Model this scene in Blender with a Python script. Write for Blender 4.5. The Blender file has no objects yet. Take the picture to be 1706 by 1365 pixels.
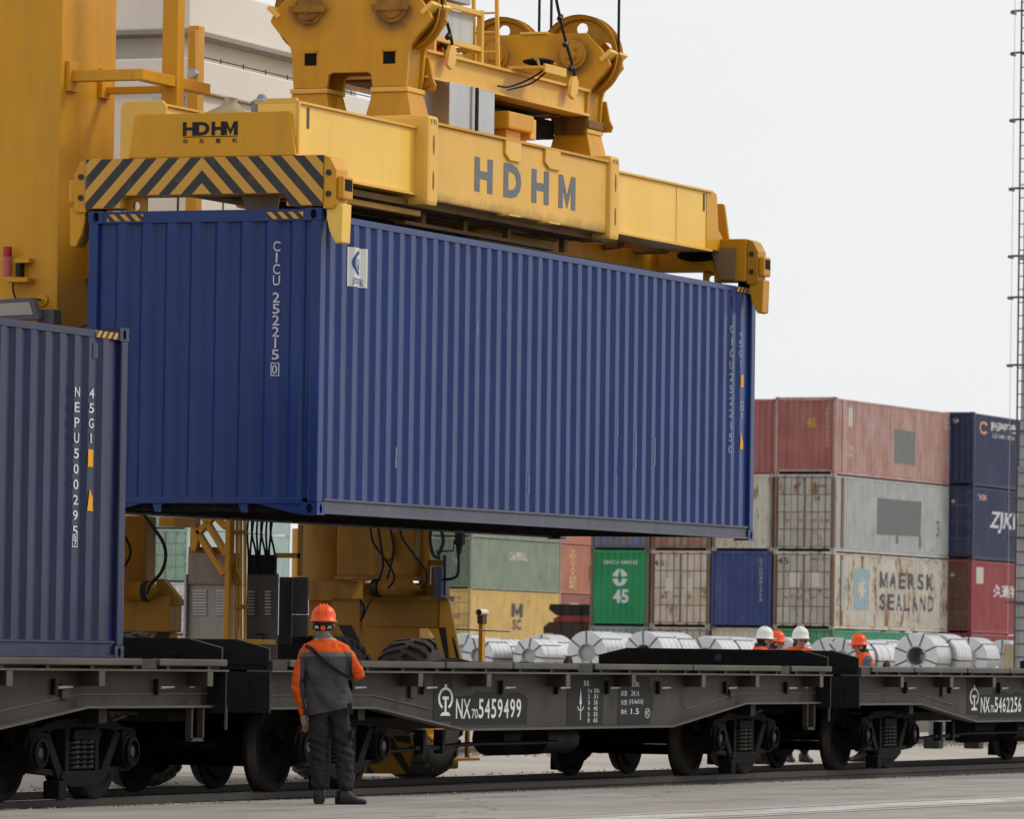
import bpy, bmesh, math, random
from mathutils import noise as mnoise
from mathutils import Vector, Matrix
random.seed(7)
SC = bpy.context.scene
COL = SC.collection
R = math.radians

# ------------------------------------------------------------------ camera
FPX, TH, PI_, RO, HC = 9853.03, 0.384421, 0.0437598, 0.0152375, 1.2379
cv = Vector((math.cos(TH)*math.cos(PI_), math.sin(TH)*math.cos(PI_), math.sin(PI_)))
rt = Vector((math.sin(TH), -math.cos(TH), 0)); up = rt.cross(cv)
ca = rt*math.cos(RO) + up*math.sin(RO); cb = -rt*math.sin(RO) + up*math.cos(RO)
cam = bpy.data.cameras.new('camera'); camo = bpy.data.objects.new('camera', cam); COL.objects.link(camo)
m = Matrix((ca, cb, -cv)).transposed().to_4x4(); m.translation = (0, 0, HC)
camo.matrix_world = m
cam.sensor_width = 36; cam.lens = FPX/1706*36; cam.clip_start = .5; cam.clip_end = 5000
cam.dof.use_dof = True; cam.dof.focus_distance = 56; cam.dof.aperture_fstop = 8
SC.camera = camo

# ------------------------------------------------------------------ sky, sun, exposure
SUN = Vector((0.62, -0.74, 0.88)).normalized()
w = bpy.data.worlds.new('World'); SC.world = w; w.use_nodes = True
nt = w.node_tree; nt.nodes.clear()
sky = nt.nodes.new('ShaderNodeTexSky'); sky.sky_type = 'NISHITA'; sky.sun_disc = False
sky.sun_elevation = math.asin(SUN.z); sky.sun_rotation = math.atan2(SUN.x, SUN.y); sky.dust_density = 6; sky.air_density = 1.5
b1 = nt.nodes.new('ShaderNodeBackground'); b1.inputs[1].default_value = .08; nt.links.new(sky.outputs[0], b1.inputs[0])
b2 = nt.nodes.new('ShaderNodeBackground'); b2.inputs[0].default_value = (.95, .96, .97, 1); b2.inputs[1].default_value = 1.0
mx = nt.nodes.new('ShaderNodeMixShader'); mx.inputs[0].default_value = .9
nt.links.new(b1.outputs[0], mx.inputs[1]); nt.links.new(b2.outputs[0], mx.inputs[2])
wo = nt.nodes.new('ShaderNodeOutputWorld'); nt.links.new(mx.outputs[0], wo.inputs[0])
sl = bpy.data.lights.new('sun', 'SUN'); sl.energy = 1.7; sl.angle = R(14); sl.color = (1, .95, .87)
so = bpy.data.objects.new('sun', sl); COL.objects.link(so); so.rotation_euler = SUN.to_track_quat('Z', 'Y').to_euler()
SC.view_settings.view_transform = 'Standard'; SC.view_settings.look = 'None'
SC.view_settings.exposure = 0.0; SC.view_settings.gamma = 1

tcw = nt.nodes.new('ShaderNodeTexCoord'); nzw = nt.nodes.new('ShaderNodeTexNoise'); nzw.inputs['Scale'].default_value = 3.0; nzw.inputs['Detail'].default_value = 5
mpw = nt.nodes.new('ShaderNodeMapping'); mpw.inputs['Scale'].default_value = (1, 1, 2.5); nt.links.new(tcw.outputs['Generated'], mpw.inputs[0]); nt.links.new(mpw.outputs[0], nzw.inputs['Vector'])
mrw = nt.nodes.new('ShaderNodeMapRange'); mrw.inputs[1].default_value = .3; mrw.inputs[2].default_value = .7; mrw.inputs[3].default_value = .97; mrw.inputs[4].default_value = 1.03
nt.links.new(nzw.outputs[0], mrw.inputs[0]); nt.links.new(mrw.outputs[0], b2.inputs[1])     # faint unevenness of the overcast
# ------------------------------------------------------------------ pixel helpers (photo pixel -> point on a real plane)
def ray(x, y): return cv + ca*((x-853)/FPX) - cb*((y-682.5)/FPX)
C0 = Vector((0, 0, HC))
def onz(x, y, z): d = ray(x, y); return C0 + d*((z-HC)/d.z)
def ony(x, y, Y): d = ray(x, y); return C0 + d*(Y/d.y)
def onx(x, y, X): d = ray(x, y); return C0 + d*(X/d.x)
def ond(x, y, D): return C0 + ray(x, y)*D

# ------------------------------------------------------------------ materials
MATS = {}
def srgb(r, g, b):
    f = lambda c: (c/255/12.92) if c/255 <= .04045 else ((c/255+.055)/1.055)**2.4
    return (f(r), f(g), f(b))
def new_mat(name):
    m = bpy.data.materials.new(name); m.use_nodes = True
    n = m.node_tree; bs = n.nodes['Principled BSDF']; return m, n, bs
def nd(n, t, **kw):
    o = n.nodes.new(t)
    for k, v in kw.items(): setattr(o, k, v)
    return o
def mixc(n, fac, a, b, blend='MIX'):
    o = n.nodes.new('ShaderNodeMix'); o.data_type = 'RGBA'; o.blend_type = blend
    for inp, v in ((o.inputs[0], fac), (o.inputs[6], a), (o.inputs[7], b)):
        if hasattr(v, 'links') or isinstance(v, bpy.types.NodeSocket): n.links.new(v, inp)
        elif isinstance(v, (int, float)): inp.default_value = v
        else: inp.default_value = (*v, 1) if len(v) == 3 else v
    return o.outputs[2]
def ramp(n, src, a, b):
    o = n.nodes.new('ShaderNodeMapRange'); o.clamp = True
    n.links.new(src, o.inputs[0]); o.inputs[1].default_value = a; o.inputs[2].default_value = b
    return o.outputs[0]
def mth(n, op, a, b=None):
    o = n.nodes.new('ShaderNodeMath'); o.operation = op
    for i, v in enumerate((a, b)):
        if v is None: continue
        if isinstance(v, bpy.types.NodeSocket): n.links.new(v, o.inputs[i])
        else: o.inputs[i].default_value = v
    return o.outputs[0]
def coords(n, sc=(1, 1, 1)):
    tc = nd(n, 'ShaderNodeTexCoord'); oi = nd(n, 'ShaderNodeObjectInfo')
    mu = nd(n, 'ShaderNodeVectorMath', operation='SCALE'); n.links.new(tc.outputs['Object'], mu.inputs[0]); mu.inputs[3].default_value = 1
    ad = nd(n, 'ShaderNodeVectorMath', operation='ADD'); n.links.new(mu.outputs[0], ad.inputs[0])
    cx = nd(n, 'ShaderNodeCombineXYZ')
    r50 = mth(n, 'MULTIPLY', oi.outputs['Random'], 50.0)
    n.links.new(r50, cx.inputs[0]); n.links.new(r50, cx.inputs[1]); n.links.new(cx.outputs[0], ad.inputs[1])
    return ad.outputs[0], tc.outputs['Object']
def noise(n, vec, scale, det=4, sc=None, rough=.55):
    if sc:
        v = nd(n, 'ShaderNodeMapping'); v.inputs['Scale'].default_value = sc; n.links.new(vec, v.inputs[0]); vec = v.outputs[0]
    o = nd(n, 'ShaderNodeTexNoise'); o.inputs['Scale'].default_value = scale; o.inputs['Detail'].default_value = det
    o.inputs['Roughness'].default_value = rough; n.links.new(vec, o.inputs['Vector']); return o.outputs[0]
def paint(name, col, rough=.45, var=.14, dirt=.25, rust=0., metal=0., dcol=(.10, .085, .07), fade=0., bump=.0, rcol=(.20, .085, .035), spec=.25, spots=(), low=None):
    if name in MATS: return MATS[name]
    m, n, bs = new_mat(name)
    vec, _ = coords(n)
    big = noise(n, vec, .9, 5)
    c = mixc(n, ramp(n, big, .3, .7), tuple(x*(1-var) for x in col), tuple(min(1, x*(1+var)) for x in col))
    if fade > 0:
        lum = sum(col)/3
        fc = tuple(min(1, x*.6+lum*.5+.09) for x in col)
        c = mixc(n, mth(n, 'MULTIPLY', ramp(n, noise(n, vec, 2.2, 6, (1, 1, .35)), .42, .7), fade), c, fc)
    if dirt > 0:
        st = noise(n, vec, 3.0, 6, (2.2, 2.2, .22))
        c = mixc(n, mth(n, 'MULTIPLY', ramp(n, st, .48, .80), dirt), c, dcol)
        sp = noise(n, vec, 26, 3)
        c = mixc(n, mth(n, 'MULTIPLY', ramp(n, sp, .6, .75), dirt*.5), c, dcol)
    for cy_, cz_, r0_, r1_, sc_ in spots:      # grease worked out round a pin
        sp_ = nd(n, 'ShaderNodeSeparateXYZ'); n.links.new(_, sp_.inputs[0])
        dy = mth(n, 'SUBTRACT', sp_.outputs[1], cy_); dz = mth(n, 'SUBTRACT', sp_.outputs[2], cz_)
        dd = mth(n, 'SQRT', mth(n, 'ADD', mth(n, 'MULTIPLY', dy, dy), mth(n, 'MULTIPLY', dz, dz)))
        dd = mth(n, 'ADD', dd, mth(n, 'MULTIPLY', mth(n, 'SUBTRACT', noise(n, vec, 9, 5), .5), .10))
        c = mixc(n, mth(n, 'MULTIPLY', mth(n, 'SUBTRACT', 1.0, ramp(n, dd, r0_, r1_)), .85), c, sc_)
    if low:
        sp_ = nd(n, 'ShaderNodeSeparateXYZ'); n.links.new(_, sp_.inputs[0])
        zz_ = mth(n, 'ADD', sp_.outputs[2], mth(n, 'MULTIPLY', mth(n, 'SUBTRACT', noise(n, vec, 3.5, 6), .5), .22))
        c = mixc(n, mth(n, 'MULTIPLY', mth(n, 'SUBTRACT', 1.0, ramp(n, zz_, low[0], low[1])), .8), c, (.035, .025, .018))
    if rust > 0:
        a = noise(n, vec, 1.6, 8, (1, 1, .5), .68); b = noise(n, vec, 7, 8, (1.3, 1.3, .35), .7)
        ms = mth(n, 'ADD', mth(n, 'MULTIPLY', a, .6), mth(n, 'MULTIPLY', b, .4))
        lo = .62 - rust*.14
        mk = ramp(n, ms, lo, lo+.07)
        rc = mixc(n, noise(n, vec, 12, 4), tuple(x*.55 for x in rcol), tuple(x*1.7 for x in rcol))
        c = mixc(n, mk, c, rc)
        rr = mth(n, 'ADD', mth(n, 'MULTIPLY', mk, .85-rough), rough); n.links.new(rr, bs.inputs['Roughness'])
    else:
        rv = mth(n, 'ADD', mth(n, 'MULTIPLY', noise(n, vec, 5, 4), .22), rough-.11); n.links.new(rv, bs.inputs['Roughness'])
    n.links.new(c, bs.inputs['Base Color']); bs.inputs['Metallic'].default_value = metal
    bs.inputs['Specular IOR Level'].default_value = spec
    if bump > 0:
        bp = nd(n, 'ShaderNodeBump'); bp.inputs['Strength'].default_value = bump; bp.inputs['Distance'].default_value = .02
        n.links.new(noise(n, vec, 3.2, 4), bp.inputs['Height']); n.links.new(bp.outputs[0], bs.inputs['Normal'])
    MATS[name] = m; return m
def flat(name, col, rough=.6, emis=None):
    if name in MATS: return MATS[name]
    m, n, bs = new_mat(name); bs.inputs['Base Color'].default_value = (*col, 1); bs.inputs['Roughness'].default_value = rough; bs.inputs['Specular IOR Level'].default_value = .25
    MATS[name] = m; return m
def lettering(name, col, wear=.5):
    if name in MATS: return MATS[name]
    m, n, bs = new_mat(name); vec, _ = coords(n)
    a = noise(n, vec, 18, 5)
    c = mixc(n, mth(n, 'MULTIPLY', ramp(n, a, .5, .75), wear), col, tuple(x*.45 for x in col))
    n.links.new(c, bs.inputs['Base Color']); bs.inputs['Roughness'].default_value = .6; bs.inputs['Specular IOR Level'].default_value = .15
    MATS[name] = m; return m

YEL = paint('crane yellow paint', (.60, .285, .010), .42, .10, .20, fade=.02, bump=.08, spec=.3)
YEL_OLD = paint('weathered yellow paint', (.48, .225, .009), .45, .16, .42, dcol=(.07, .045, .025), bump=.12, spec=.3)
YEL_LT = paint('pale yellow beam paint', (.84, .525, .095), .40, .06, .08, fade=.05, bump=.08)
YEL_MID = paint('centre box yellow paint', (.74, .425, .075), .42, .07, .12, fade=.05, bump=.08)
BLUE = paint('hung container blue', (.010, .033, .150), .25, .12, .16, dcol=(.022, .026, .045), fade=.02, bump=.05, spec=.30, rust=.02, rcol=(.06, .035, .03))
BLUE_END = BLUE
NAVY = paint('loaded container navy', (.009, .016, .058), .27, .14, .22, fade=.05, bump=.08, spec=.3, rust=.03, rcol=(.07, .05, .04))
WAG = paint('wagon grey black paint', (.034, .027, .021), .55, .3, .65, dcol=(.014, .011, .008), rust=.10, rcol=(.07, .035, .018), fade=.06)
WAGLT = paint('wagon worn rail', (.076, .066, .055), .5, .3, .55, dcol=(.04, .035, .03), rust=.12)
BLACK = paint('wagon black board', (.006, .006, .0065), .6, .2, .3, dcol=(.014, .013, .012))
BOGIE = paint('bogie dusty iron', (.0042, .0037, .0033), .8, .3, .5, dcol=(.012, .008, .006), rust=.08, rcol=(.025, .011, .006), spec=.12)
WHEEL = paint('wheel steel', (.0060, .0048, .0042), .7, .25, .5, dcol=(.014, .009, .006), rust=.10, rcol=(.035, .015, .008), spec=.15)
TREAD = paint('wheel tread steel', (.10, .09, .085), .38, .2, .3, metal=.6, dcol=(.05, .035, .025))
RUBBER = paint('tyre rubber', (.075, .070, .066), .8, .3, .4, dcol=(.14, .125, .11))
DARK = flat('dark void', (.006, .006, .006), .9)
HOSE = flat('black rubber hose', (.010, .010, .011), .5)
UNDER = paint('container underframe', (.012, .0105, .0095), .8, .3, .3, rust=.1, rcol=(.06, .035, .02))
STEEL = paint('brushed steel cabinet', (.50, .50, .49), .28, .10, .20, metal=.85, dcol=(.25, .22, .19))
STEEL_DULL = paint('galvanised', (.42, .42, .42), .45, .15, .25, metal=.5)
WHITE = paint('white house panel', (.74, .685, .61), .5, .05, .12, dcol=(.45, .38, .30), bump=.06)
GREYCAB = paint('grey cabinet paint', (.115, .105, .10), .5, .1, .2)
DIRTYCAB = paint('dirty pale cabinet paint', (.40, .365, .335), .55, .12, .55, dcol=(.22, .17, .13))
COIL = paint('galvanised coil wrap', (.60, .61, .62), .30, .10, 0, metal=.75, dcol=(.4, .4, .4), bump=.07, spec=.5)
STRAP = flat('dark steel strap', (.035, .038, .05), .45)
L_WHITE = lettering('white lettering', (.62, .63, .64), .35)
L_CREAM = lettering('faded cream lettering', (.55, .52, .46), .5)
L_BLACK = lettering('black lettering', (.022, .022, .026), .1)
L_GREY = lettering('grey lettering', (.155, .165, .18), .3)
L_ORANGE = lettering('orange sticker', (.72, .33, .025), .3)
L_FAINT = lettering('faint white lettering', (.36, .38, .42), .6)
L_DK = lettering('dark faded lettering', (.10, .10, .11), .6)

def stripe_mat(name, w, h0, chevron, ang=1.0, ca_=(.58, .29, .035), cb_=(.018, .018, .02)):
    m, n, bs = new_mat(name); vec, ob = coords(n)
    sx = nd(n, 'ShaderNodeSeparateXYZ'); n.links.new(ob, sx.inputs[0])
    u = mth(n, 'ABSOLUTE', mth(n, 'SUBTRACT', sx.outputs[1], h0)) if chevron == 'y' else (sx.outputs[1] if chevron == 'sy' else sx.outputs[0])
    s = mth(n, 'ADD', u, mth(n, 'MULTIPLY', sx.outputs[2], ang))
    f = mth(n, 'FRACT', mth(n, 'MULTIPLY', mth(n, 'ADD', s, 100.0), 1/w))
    k = ramp(n, mth(n, 'ABSOLUTE', mth(n, 'SUBTRACT', f, .5)), .243, .257)
    c = mixc(n, k, cb_, ca_)
    c = mixc(n, mth(n, 'MULTIPLY', ramp(n, noise(n, vec, 9, 6), .56, .72), .3), c, (.30, .16, .05))
    n.links.new(c, bs.inputs['Base Color']); bs.inputs['Roughness'].default_value = .5
    return m

# ------------------------------------------------------------------ mesh helpers
class MB:
    def __init__(s): s.v = []; s.f = []
    def add(s, vs, fs):
        o = len(s.v); s.v += [tuple(p) for p in vs]; s.f += [tuple(i+o for i in q) for q in fs]; return s
    def box(s, x0, x1, y0, y1, z0, z1):
        return s.add([(x0,y0,z0),(x1,y0,z0),(x1,y1,z0),(x0,y1,z0),(x0,y0,z1),(x1,y0,z1),(x1,y1,z1),(x0,y1,z1)],
                     [(3,2,1,0),(4,5,6,7),(0,1,5,4),(1,2,6,5),(2,3,7,6),(3,0,4,7)])
    def prism(s, poly, ax, a0, a1):
        # poly 2D; ax 'x': (y,z) ; 'y': (x,z); 'z': (x,y)
        def P(p, a): return {'x': (a, p[0], p[1]), 'y': (p[0], a, p[1]), 'z': (p[0], p[1], a)}[ax]
        k = len(poly); vs = [P(p, a0) for p in poly] + [P(p, a1) for p in poly]
        return s.add(vs, [tuple(range(k))[::-1], tuple(range(k, 2*k))] + [(i, (i+1) % k, k+(i+1) % k, k+i) for i in range(k)])
    def cyl(s, p0, p1, r, n=16, r1=None, caps=True):
        p0 = Vector(p0); p1 = Vector(p1); d = (p1-p0).normalized(); r1 = r if r1 is None else r1
        a = d.orthogonal().normalized(); b = d.cross(a)
        vs = [p0+(a*math.cos(t)+b*math.sin(t))*r for t in (2*math.pi*i/n for i in range(n))] + \
             [p1+(a*math.cos(t)+b*math.sin(t))*r1 for t in (2*math.pi*i/n for i in range(n))]
        fs = [(i, (i+1) % n, n+(i+1) % n, n+i) for i in range(n)]
        if caps: fs += [tuple(range(n))[::-1], tuple(range(n, 2*n))]
        return s.add(vs, fs)
    def lathe(s, p0, d, prof, n=32, close=False):
        # prof list of (along, radius)
        p0 = Vector(p0); d = Vector(d).normalized(); a = d.orthogonal().normalized(); b = d.cross(a); k = len(prof)
        vs = [p0+d*t+(a*math.cos(2*math.pi*i/n)+b*math.sin(2*math.pi*i/n))*r for t, r in prof for i in range(n)]
        fs = [(j*n+i, j*n+(i+1) % n, (j+1)*n+(i+1) % n, (j+1)*n+i) for j in range(k-1) for i in range(n)]
        if close: fs += [((k-1)*n+i, (k-1)*n+(i+1) % n, (i+1) % n, i) for i in range(n)]
        return s.add(vs, fs)
    def tube(s, pts, r, n=8):
        pts = [Vector(p) for p in pts]; vs = []; pa = None; k = len(pts)
        for i, p in enumerate(pts):
            d = (pts[min(i+1, k-1)]-pts[max(i-1, 0)]).normalized()
            a = d.orthogonal().normalized() if pa is None else (pa-d*pa.dot(d)).normalized()
            pa = a; b = d.cross(a)
            vs += [p+(a*math.cos(2*math.pi*j/n)+b*math.sin(2*math.pi*j/n))*r for j in range(n)]
        fs = [(i*n+j, i*n+(j+1) % n, (i+1)*n+(j+1) % n, (i+1)*n+j) for i in range(k-1) for j in range(n)]
        fs += [tuple(range(n))[::-1], tuple(range((k-1)*n, k*n))]
        return s.add(vs, fs)
    def bar(s, p0, p1, w, h, upv=(0, 0, 1)):
        p0 = Vector(p0); p1 = Vector(p1); d = (p1-p0).normalized(); sd = d.cross(Vector(upv)).normalized(); u = sd.cross(d)
        vs = [q+sd*(sx*w/2)+u*(sz*h/2) for q in (p0, p1) for sx, sz in ((-1,-1),(1,-1),(1,1),(-1,1))]
        return s.add(vs, [(3,2,1,0),(4,5,6,7),(0,1,5,4),(1,2,6,5),(2,3,7,6),(3,0,4,7)])
    def mesh(s, name, mat, bevel=0, smooth=None, seg=2):
        me = bpy.data.meshes.new(name); me.from_pydata(s.v, [], s.f)
        bm = bmesh.new(); bm.from_mesh(me); bmesh.ops.recalc_face_normals(bm, faces=bm.faces)
        if bevel:
            es = [e for e in bm.edges if len(e.link_faces) == 2 and e.calc_face_angle(0) > .6]
            bmesh.ops.bevel(bm, geom=es, offset=bevel, segments=seg, profile=.6, affect='EDGES', clamp_overlap=True)
        bm.to_mesh(me); bm.free()
        if smooth is not None: 
            for p in me.polygons: p.use_smooth = True
            try: me.set_sharp_from_angle(angle=R(smooth))
            except Exception: pass
        if mat: me.materials.append(mat)
        return me
def link(name, data, parent=None):
    o = bpy.data.objects.new(name, data); COL.objects.link(o); o.parent = parent; return o
def part(name, mb, mat, parent, bevel=0, smooth=None): return link(name, mb.mesh(name, mat, bevel, smooth), parent)
def root(name, label, cat, loc=(0, 0, 0), rot=(0, 0, 0), group=None):
    o = link(name, None); o.location = loc; o.rotation_euler = rot; o.empty_display_size = .2
    return tag(o, label, cat, group)
def tag(o, label, cat, group=None):
    o['label'] = label; o['category'] = cat
    if group: o['group'] = group
    return o
def struct(name, me):
    o = link(name, me); o['kind'] = 'structure'; return o
def catmull(pts, n=8):
    pts = [Vector(p) for p in pts]; P = [pts[0]*2-pts[1]] + pts + [pts[-1]*2-pts[-2]]; out = []
    for i in range(1, len(P)-2):
        for k in range(n):
            t = k/n; a, b, c, d = P[i-1:i+3]
            out.append(.5*((2*b)+(c-a)*t+(2*a-5*b+4*c-d)*t*t+(3*b-a-3*c+d)*t**3))
    out.append(pts[-1]); return out

# text -> mesh mapped on a surface ------------------------------------------------
_tx = {}
def glyphs(body, bold=0.0, spacing=1.0):
    k = (body, bold, spacing)
    if k not in _tx:
        cu = bpy.data.curves.new('txt', 'FONT'); cu.body = body; cu.offset = bold; cu.space_character = spacing; cu.resolution_u = 3
        o = bpy.data.objects.new('txt', cu); COL.objects.link(o)
        bpy.context.view_layer.update()
        me = bpy.data.meshes.new_from_object(o.evaluated_get(bpy.context.evaluated_depsgraph_get()))
        V = [v.co.copy() for v in me.vertices]; F = [tuple(p.vertices) for p in me.polygons]
        bpy.data.objects.remove(o); bpy.data.curves.remove(cu); bpy.data.meshes.remove(me)
        x0 = min(v.x for v in V); x1 = max(v.x for v in V); y0 = min(v.y for v in V); y1 = max(v.y for v in V)
        _tx[k] = ([((v.x-x0)/(x1-x0), (v.y-y0)/(y1-y0)) for v in V], F)
    return _tx[k]
class Decal:
    """flat outlines in (u,v), later laid on a surface"""
    def __init__(s): s.v = []; s.f = []
    def text(s, body, u0, u1, v0, v1, bold=0.0, spacing=1.0):
        V, F = glyphs(body, bold, spacing); o = len(s.v)
        s.v += [(u0+a*(u1-u0), v0+b*(v1-v0)) for a, b in V]; s.f += [tuple(i+o for i in q) for q in F]; return s
    def vert(s, body, u0, u1, v1, ch, gap, bold=0.0):
        for i, c in enumerate(body):
            if c == ' ': continue
            a, b = (u0, u1) if c not in '1I' else (u0+(u1-u0)*.40, u0+(u1-u0)*.62)
            s.text(c, a, b, v1-i*(ch+gap)-ch, v1-i*(ch+gap), bold)
        return s
    def em(s, u0, u1, v0, v1, t):
        m_ = (u0+u1)/2; k = (u1-u0)*t
        return s.rect(u0, u0+k, v0, v1).rect(u1-k, u1, v0, v1).poly([(u0+k, v1), (u0+k, v1-(v1-v0)*.42), (m_, v0), (m_, v0+(v1-v0)*.40)]).poly([(u1-k, v1), (m_, v0+(v1-v0)*.40), (m_, v0), (u1-k, v1-(v1-v0)*.42)])
    def poly(s, P):
        o = len(s.v); s.v += list(P); s.f.append(tuple(range(o, o+len(P)))); return s
    def rect(s, u0, u1, v0, v1): return s.poly([(u0,v0),(u1,v0),(u1,v1),(u0,v1)])
    def frame(s, u0, u1, v0, v1, t):
        return s.rect(u0,u1,v0,v0+t).rect(u0,u1,v1-t,v1).rect(u0,u0+t,v0+t,v1-t).rect(u1-t,u1,v0+t,v1-t)
    def arc(s, cu, cv_, r0, r1, a0, a1, n=20, sx=1.0, r0e=None, r1e=None):
        for i in range(n):
            t0 = a0+(a1-a0)*i/n; t1 = a0+(a1-a0)*(i+1)/n
            s.poly([(cu+sx*r*math.cos(t), cv_+r*math.sin(t)) for r, t in ((r0,t0),(r1,t0),(r1,t1),(r0,t1))])
        return s
    def lay(s, name, mat, parent, fn, breaks=()):
        bm = bmesh.new(); vs = [bm.verts.new((a, b, 0)) for a, b in s.v]
        for q in s.f:
            try: bm.faces.new([vs[i] for i in q])
            except ValueError: pass
        us = [p[0] for p in s.v]; lo, hi = min(us), max(us)
        for bk in breaks:
            if lo < bk < hi:
                bmesh.ops.bisect_plane(bm, geom=bm.verts[:]+bm.edges[:]+bm.faces[:], plane_co=(bk, 0, 0), plane_no=(1, 0, 0))
        for v in bm.verts: v.co = fn(v.co.x, v.co.y)
        me = bpy.data.meshes.new(name); bm.to_mesh(me); bm.free(); me.materials.append(mat)
        o = link(name, me, parent)
        if len(s.f) > 1 and name in ('lettering', 'scuff', 'emblem'): o['kind'] = 'stuff'      # many small strokes, one print
        return o

# ------------------------------------------------------------------ ground, tracks
def zt(X): return .0022*(X-52)          # the track climbs very slightly away from the camera
m, n, bs = new_mat('yard ground')
vec, ob = coords(n)
c = mixc(n, ramp(n, noise(n, vec, .25, 6), .35, .65), (.31, .275, .235), (.40, .36, .31))
c = mixc(n, mth(n, 'MULTIPLY', ramp(n, noise(n, vec, 14, 5), .45, .7), .5), c, (.22, .20, .175))
c = mixc(n, mth(n, 'MULTIPLY', ramp(n, noise(n, vec, 1.2, 6, (.35, 1.6, 1)), .5, .72), .45), c, (.24, .215, .185))
n.links.new(c, bs.inputs['Base Color']); bs.inputs['Roughness'].default_value = .9
bp = nd(n, 'ShaderNodeBump'); bp.inputs['Distance'].default_value = .03; bp.inputs['Strength'].default_value = .6
n.links.new(noise(n, vec, 20, 4), bp.inputs['Height']); n.links.new(bp.outputs[0], bs.inputs['Normal'])
GROUND = m
g = MB(); g.add([(-600,-600,-.035),(2500,-600,-.035),(2500,2500,-.035),(-600,2500,-.035)], [(0,1,2,3)])
struct('ground', g.mesh('ground', GROUND))

m, n, bs = new_mat('apron concrete'); vec, ob = coords(n)
c = mixc(n, ramp(n, noise(n, vec, .5, 6), .35, .65), (.235, .213, .188), (.315, .292, .262))
c = mixc(n, mth(n, 'MULTIPLY', ramp(n, noise(n, vec, 1.1, 7, (.22, 2.2, 1)), .44, .70), .7), c, (.155, .14, .122))
c = mixc(n, mth(n, 'MULTIPLY', ramp(n, noise(n, vec, .7, 5, (.5, 1.3, 1)), .58, .66), .5), c, (.13, .12, .105))
c = mixc(n, mth(n, 'MULTIPLY', ramp(n, noise(n, vec, 40, 3), .5, .75), .35), c, (.42, .40, .37))
vo = nd(n, 'ShaderNodeTexVoronoi', feature='DISTANCE_TO_EDGE'); vo.inputs['Scale'].default_value = .16
dm = nd(n, 'ShaderNodeVectorMath', operation='ADD'); n.links.new(vec, dm.inputs[0])
nz = nd(n, 'ShaderNodeTexNoise'); nz.inputs['Scale'].default_value = 1.1; n.links.new(vec, nz.inputs['Vector']); n.links.new(nz.outputs['Color'], dm.inputs[1])
n.links.new(dm.outputs[0], vo.inputs['Vector'])
ck = mth(n, 'SUBTRACT', 1.0, ramp(n, vo.outputs['Distance'], .0015, .005))
c = mixc(n, mth(n, 'MULTIPLY', ck, .8), c, (.10, .09, .08))
n.links.new(c, bs.inputs['Base Color']); bs.inputs['Roughness'].default_value = .8
bp = nd(n, 'ShaderNodeBump'); bp.inputs['Distance'].default_value = .01; bp.inputs['Strength'].default_value = .5
n.links.new(noise(n, vec, 30, 4), bp.inputs['Height']); n.links.new(bp.outputs[0], bs.inputs['Normal'])
APRON = m
# apron: ragged inner edge towards the track
g = MB(); xs = [20+i*.25 for i in range(401)]; ed = []
for i, x in enumerate(xs):
    ed.append(22.16 + .05*math.sin(x*.9) + random.uniform(-.03, .03))
vs = []; 
for x, e in zip(xs, ed): vs += [(x, -60, 0), (x, e, 0), (x, e+.03, -.06)]
fs = []
for i in range(len(xs)-1):
    a = 3*i; fs += [(a, a+3, a+4, a+1), (a+1, a+4, a+5, a+2)]
g.add(vs, fs); apron = struct('concrete_apron', g.mesh('concrete_apron', APRON))

def worn_line(name, col, wear):
    m, n, bs = new_mat(name); vec, ob = coords(n)
    c0 = mixc(n, ramp(n, noise(n, vec, .5, 6), .35, .65), (.285, .265, .24), (.36, .34, .315))
    k = ramp(n, mth(n, 'ADD', mth(n, 'MULTIPLY', noise(n, vec, 1.3, 8, (.35, 1.5, 1), .7), .7), mth(n, 'MULTIPLY', noise(n, vec, 30, 4), .3)), wear, wear+.10)
    c = mixc(n, k, c0, col); n.links.new(c, bs.inputs['Base Color']); bs.inputs['Roughness'].default_value = .75
    return m
for nm, mt, y0, y1 in (('painted_line_white', worn_line('worn white line', (.50, .505, .51), .47), 17.25, 17.85),
                       ('painted_line_yellow', worn_line('worn yellow line', (.46, .33, .15), .49), 17.90, 18.10),
                       ('painted_line_yellow', worn_line('worn yellow line', (.46, .33, .15), .49), 17.02, 17.20)):
    g = MB(); g.add([(30,y0,.004),(110,y0,.004),(110,y1,.004),(30,y1,.004)], [(0,1,2,3)])
    struct(nm, g.mesh(nm, mt))

RAILM = paint('rail steel', (.035, .030, .026), .5, .2, .4, dcol=(.06, .045, .035), rust=.15, rcol=(.10, .06, .04))
RAILTOP = paint('rail head shine', (.26, .25, .24), .3, .15, .15, metal=.6)
def rail(Y, X0, X1, tilt, name='rail'):
    g = MB(); z0 = (lambda X: zt(X)) if tilt else (lambda X: 0.0)
    prof = [(-.075,-.135),(.075,-.135),(.075,-.12),(.012,-.10),(.012,-.03),(.036,-.02),(.036,.038),(.028,.045),(-.028,.045),(-.036,.038),(-.036,-.02),(-.012,-.03),(-.012,-.10),(-.075,-.12)]
    N = len(prof); vs = [(X, Y+a, b+z0(X)) for X in (X0, X1) for a, b in prof]
    g.add(vs, [(i, (i+1) % N, N+(i+1) % N, N+i) for i in range(N)] + [tuple(range(N)), tuple(range(N, 2*N))])
    o = struct(name, g.mesh(name, RAILM))
    h = MB(); h.add([(X0,Y-.027,.0463+z0(X0)),(X1,Y-.027,.0463+z0(X1)),(X1,Y+.027,.0463+z0(X1)),(X0,Y+.027,.0463+z0(X0))], [(0,1,2,3)])
    part('running_surface', h, RAILTOP, o)
YR = 23.00
for Y in (YR, YR+1.435): rail(Y, 25, 140, True)
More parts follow.
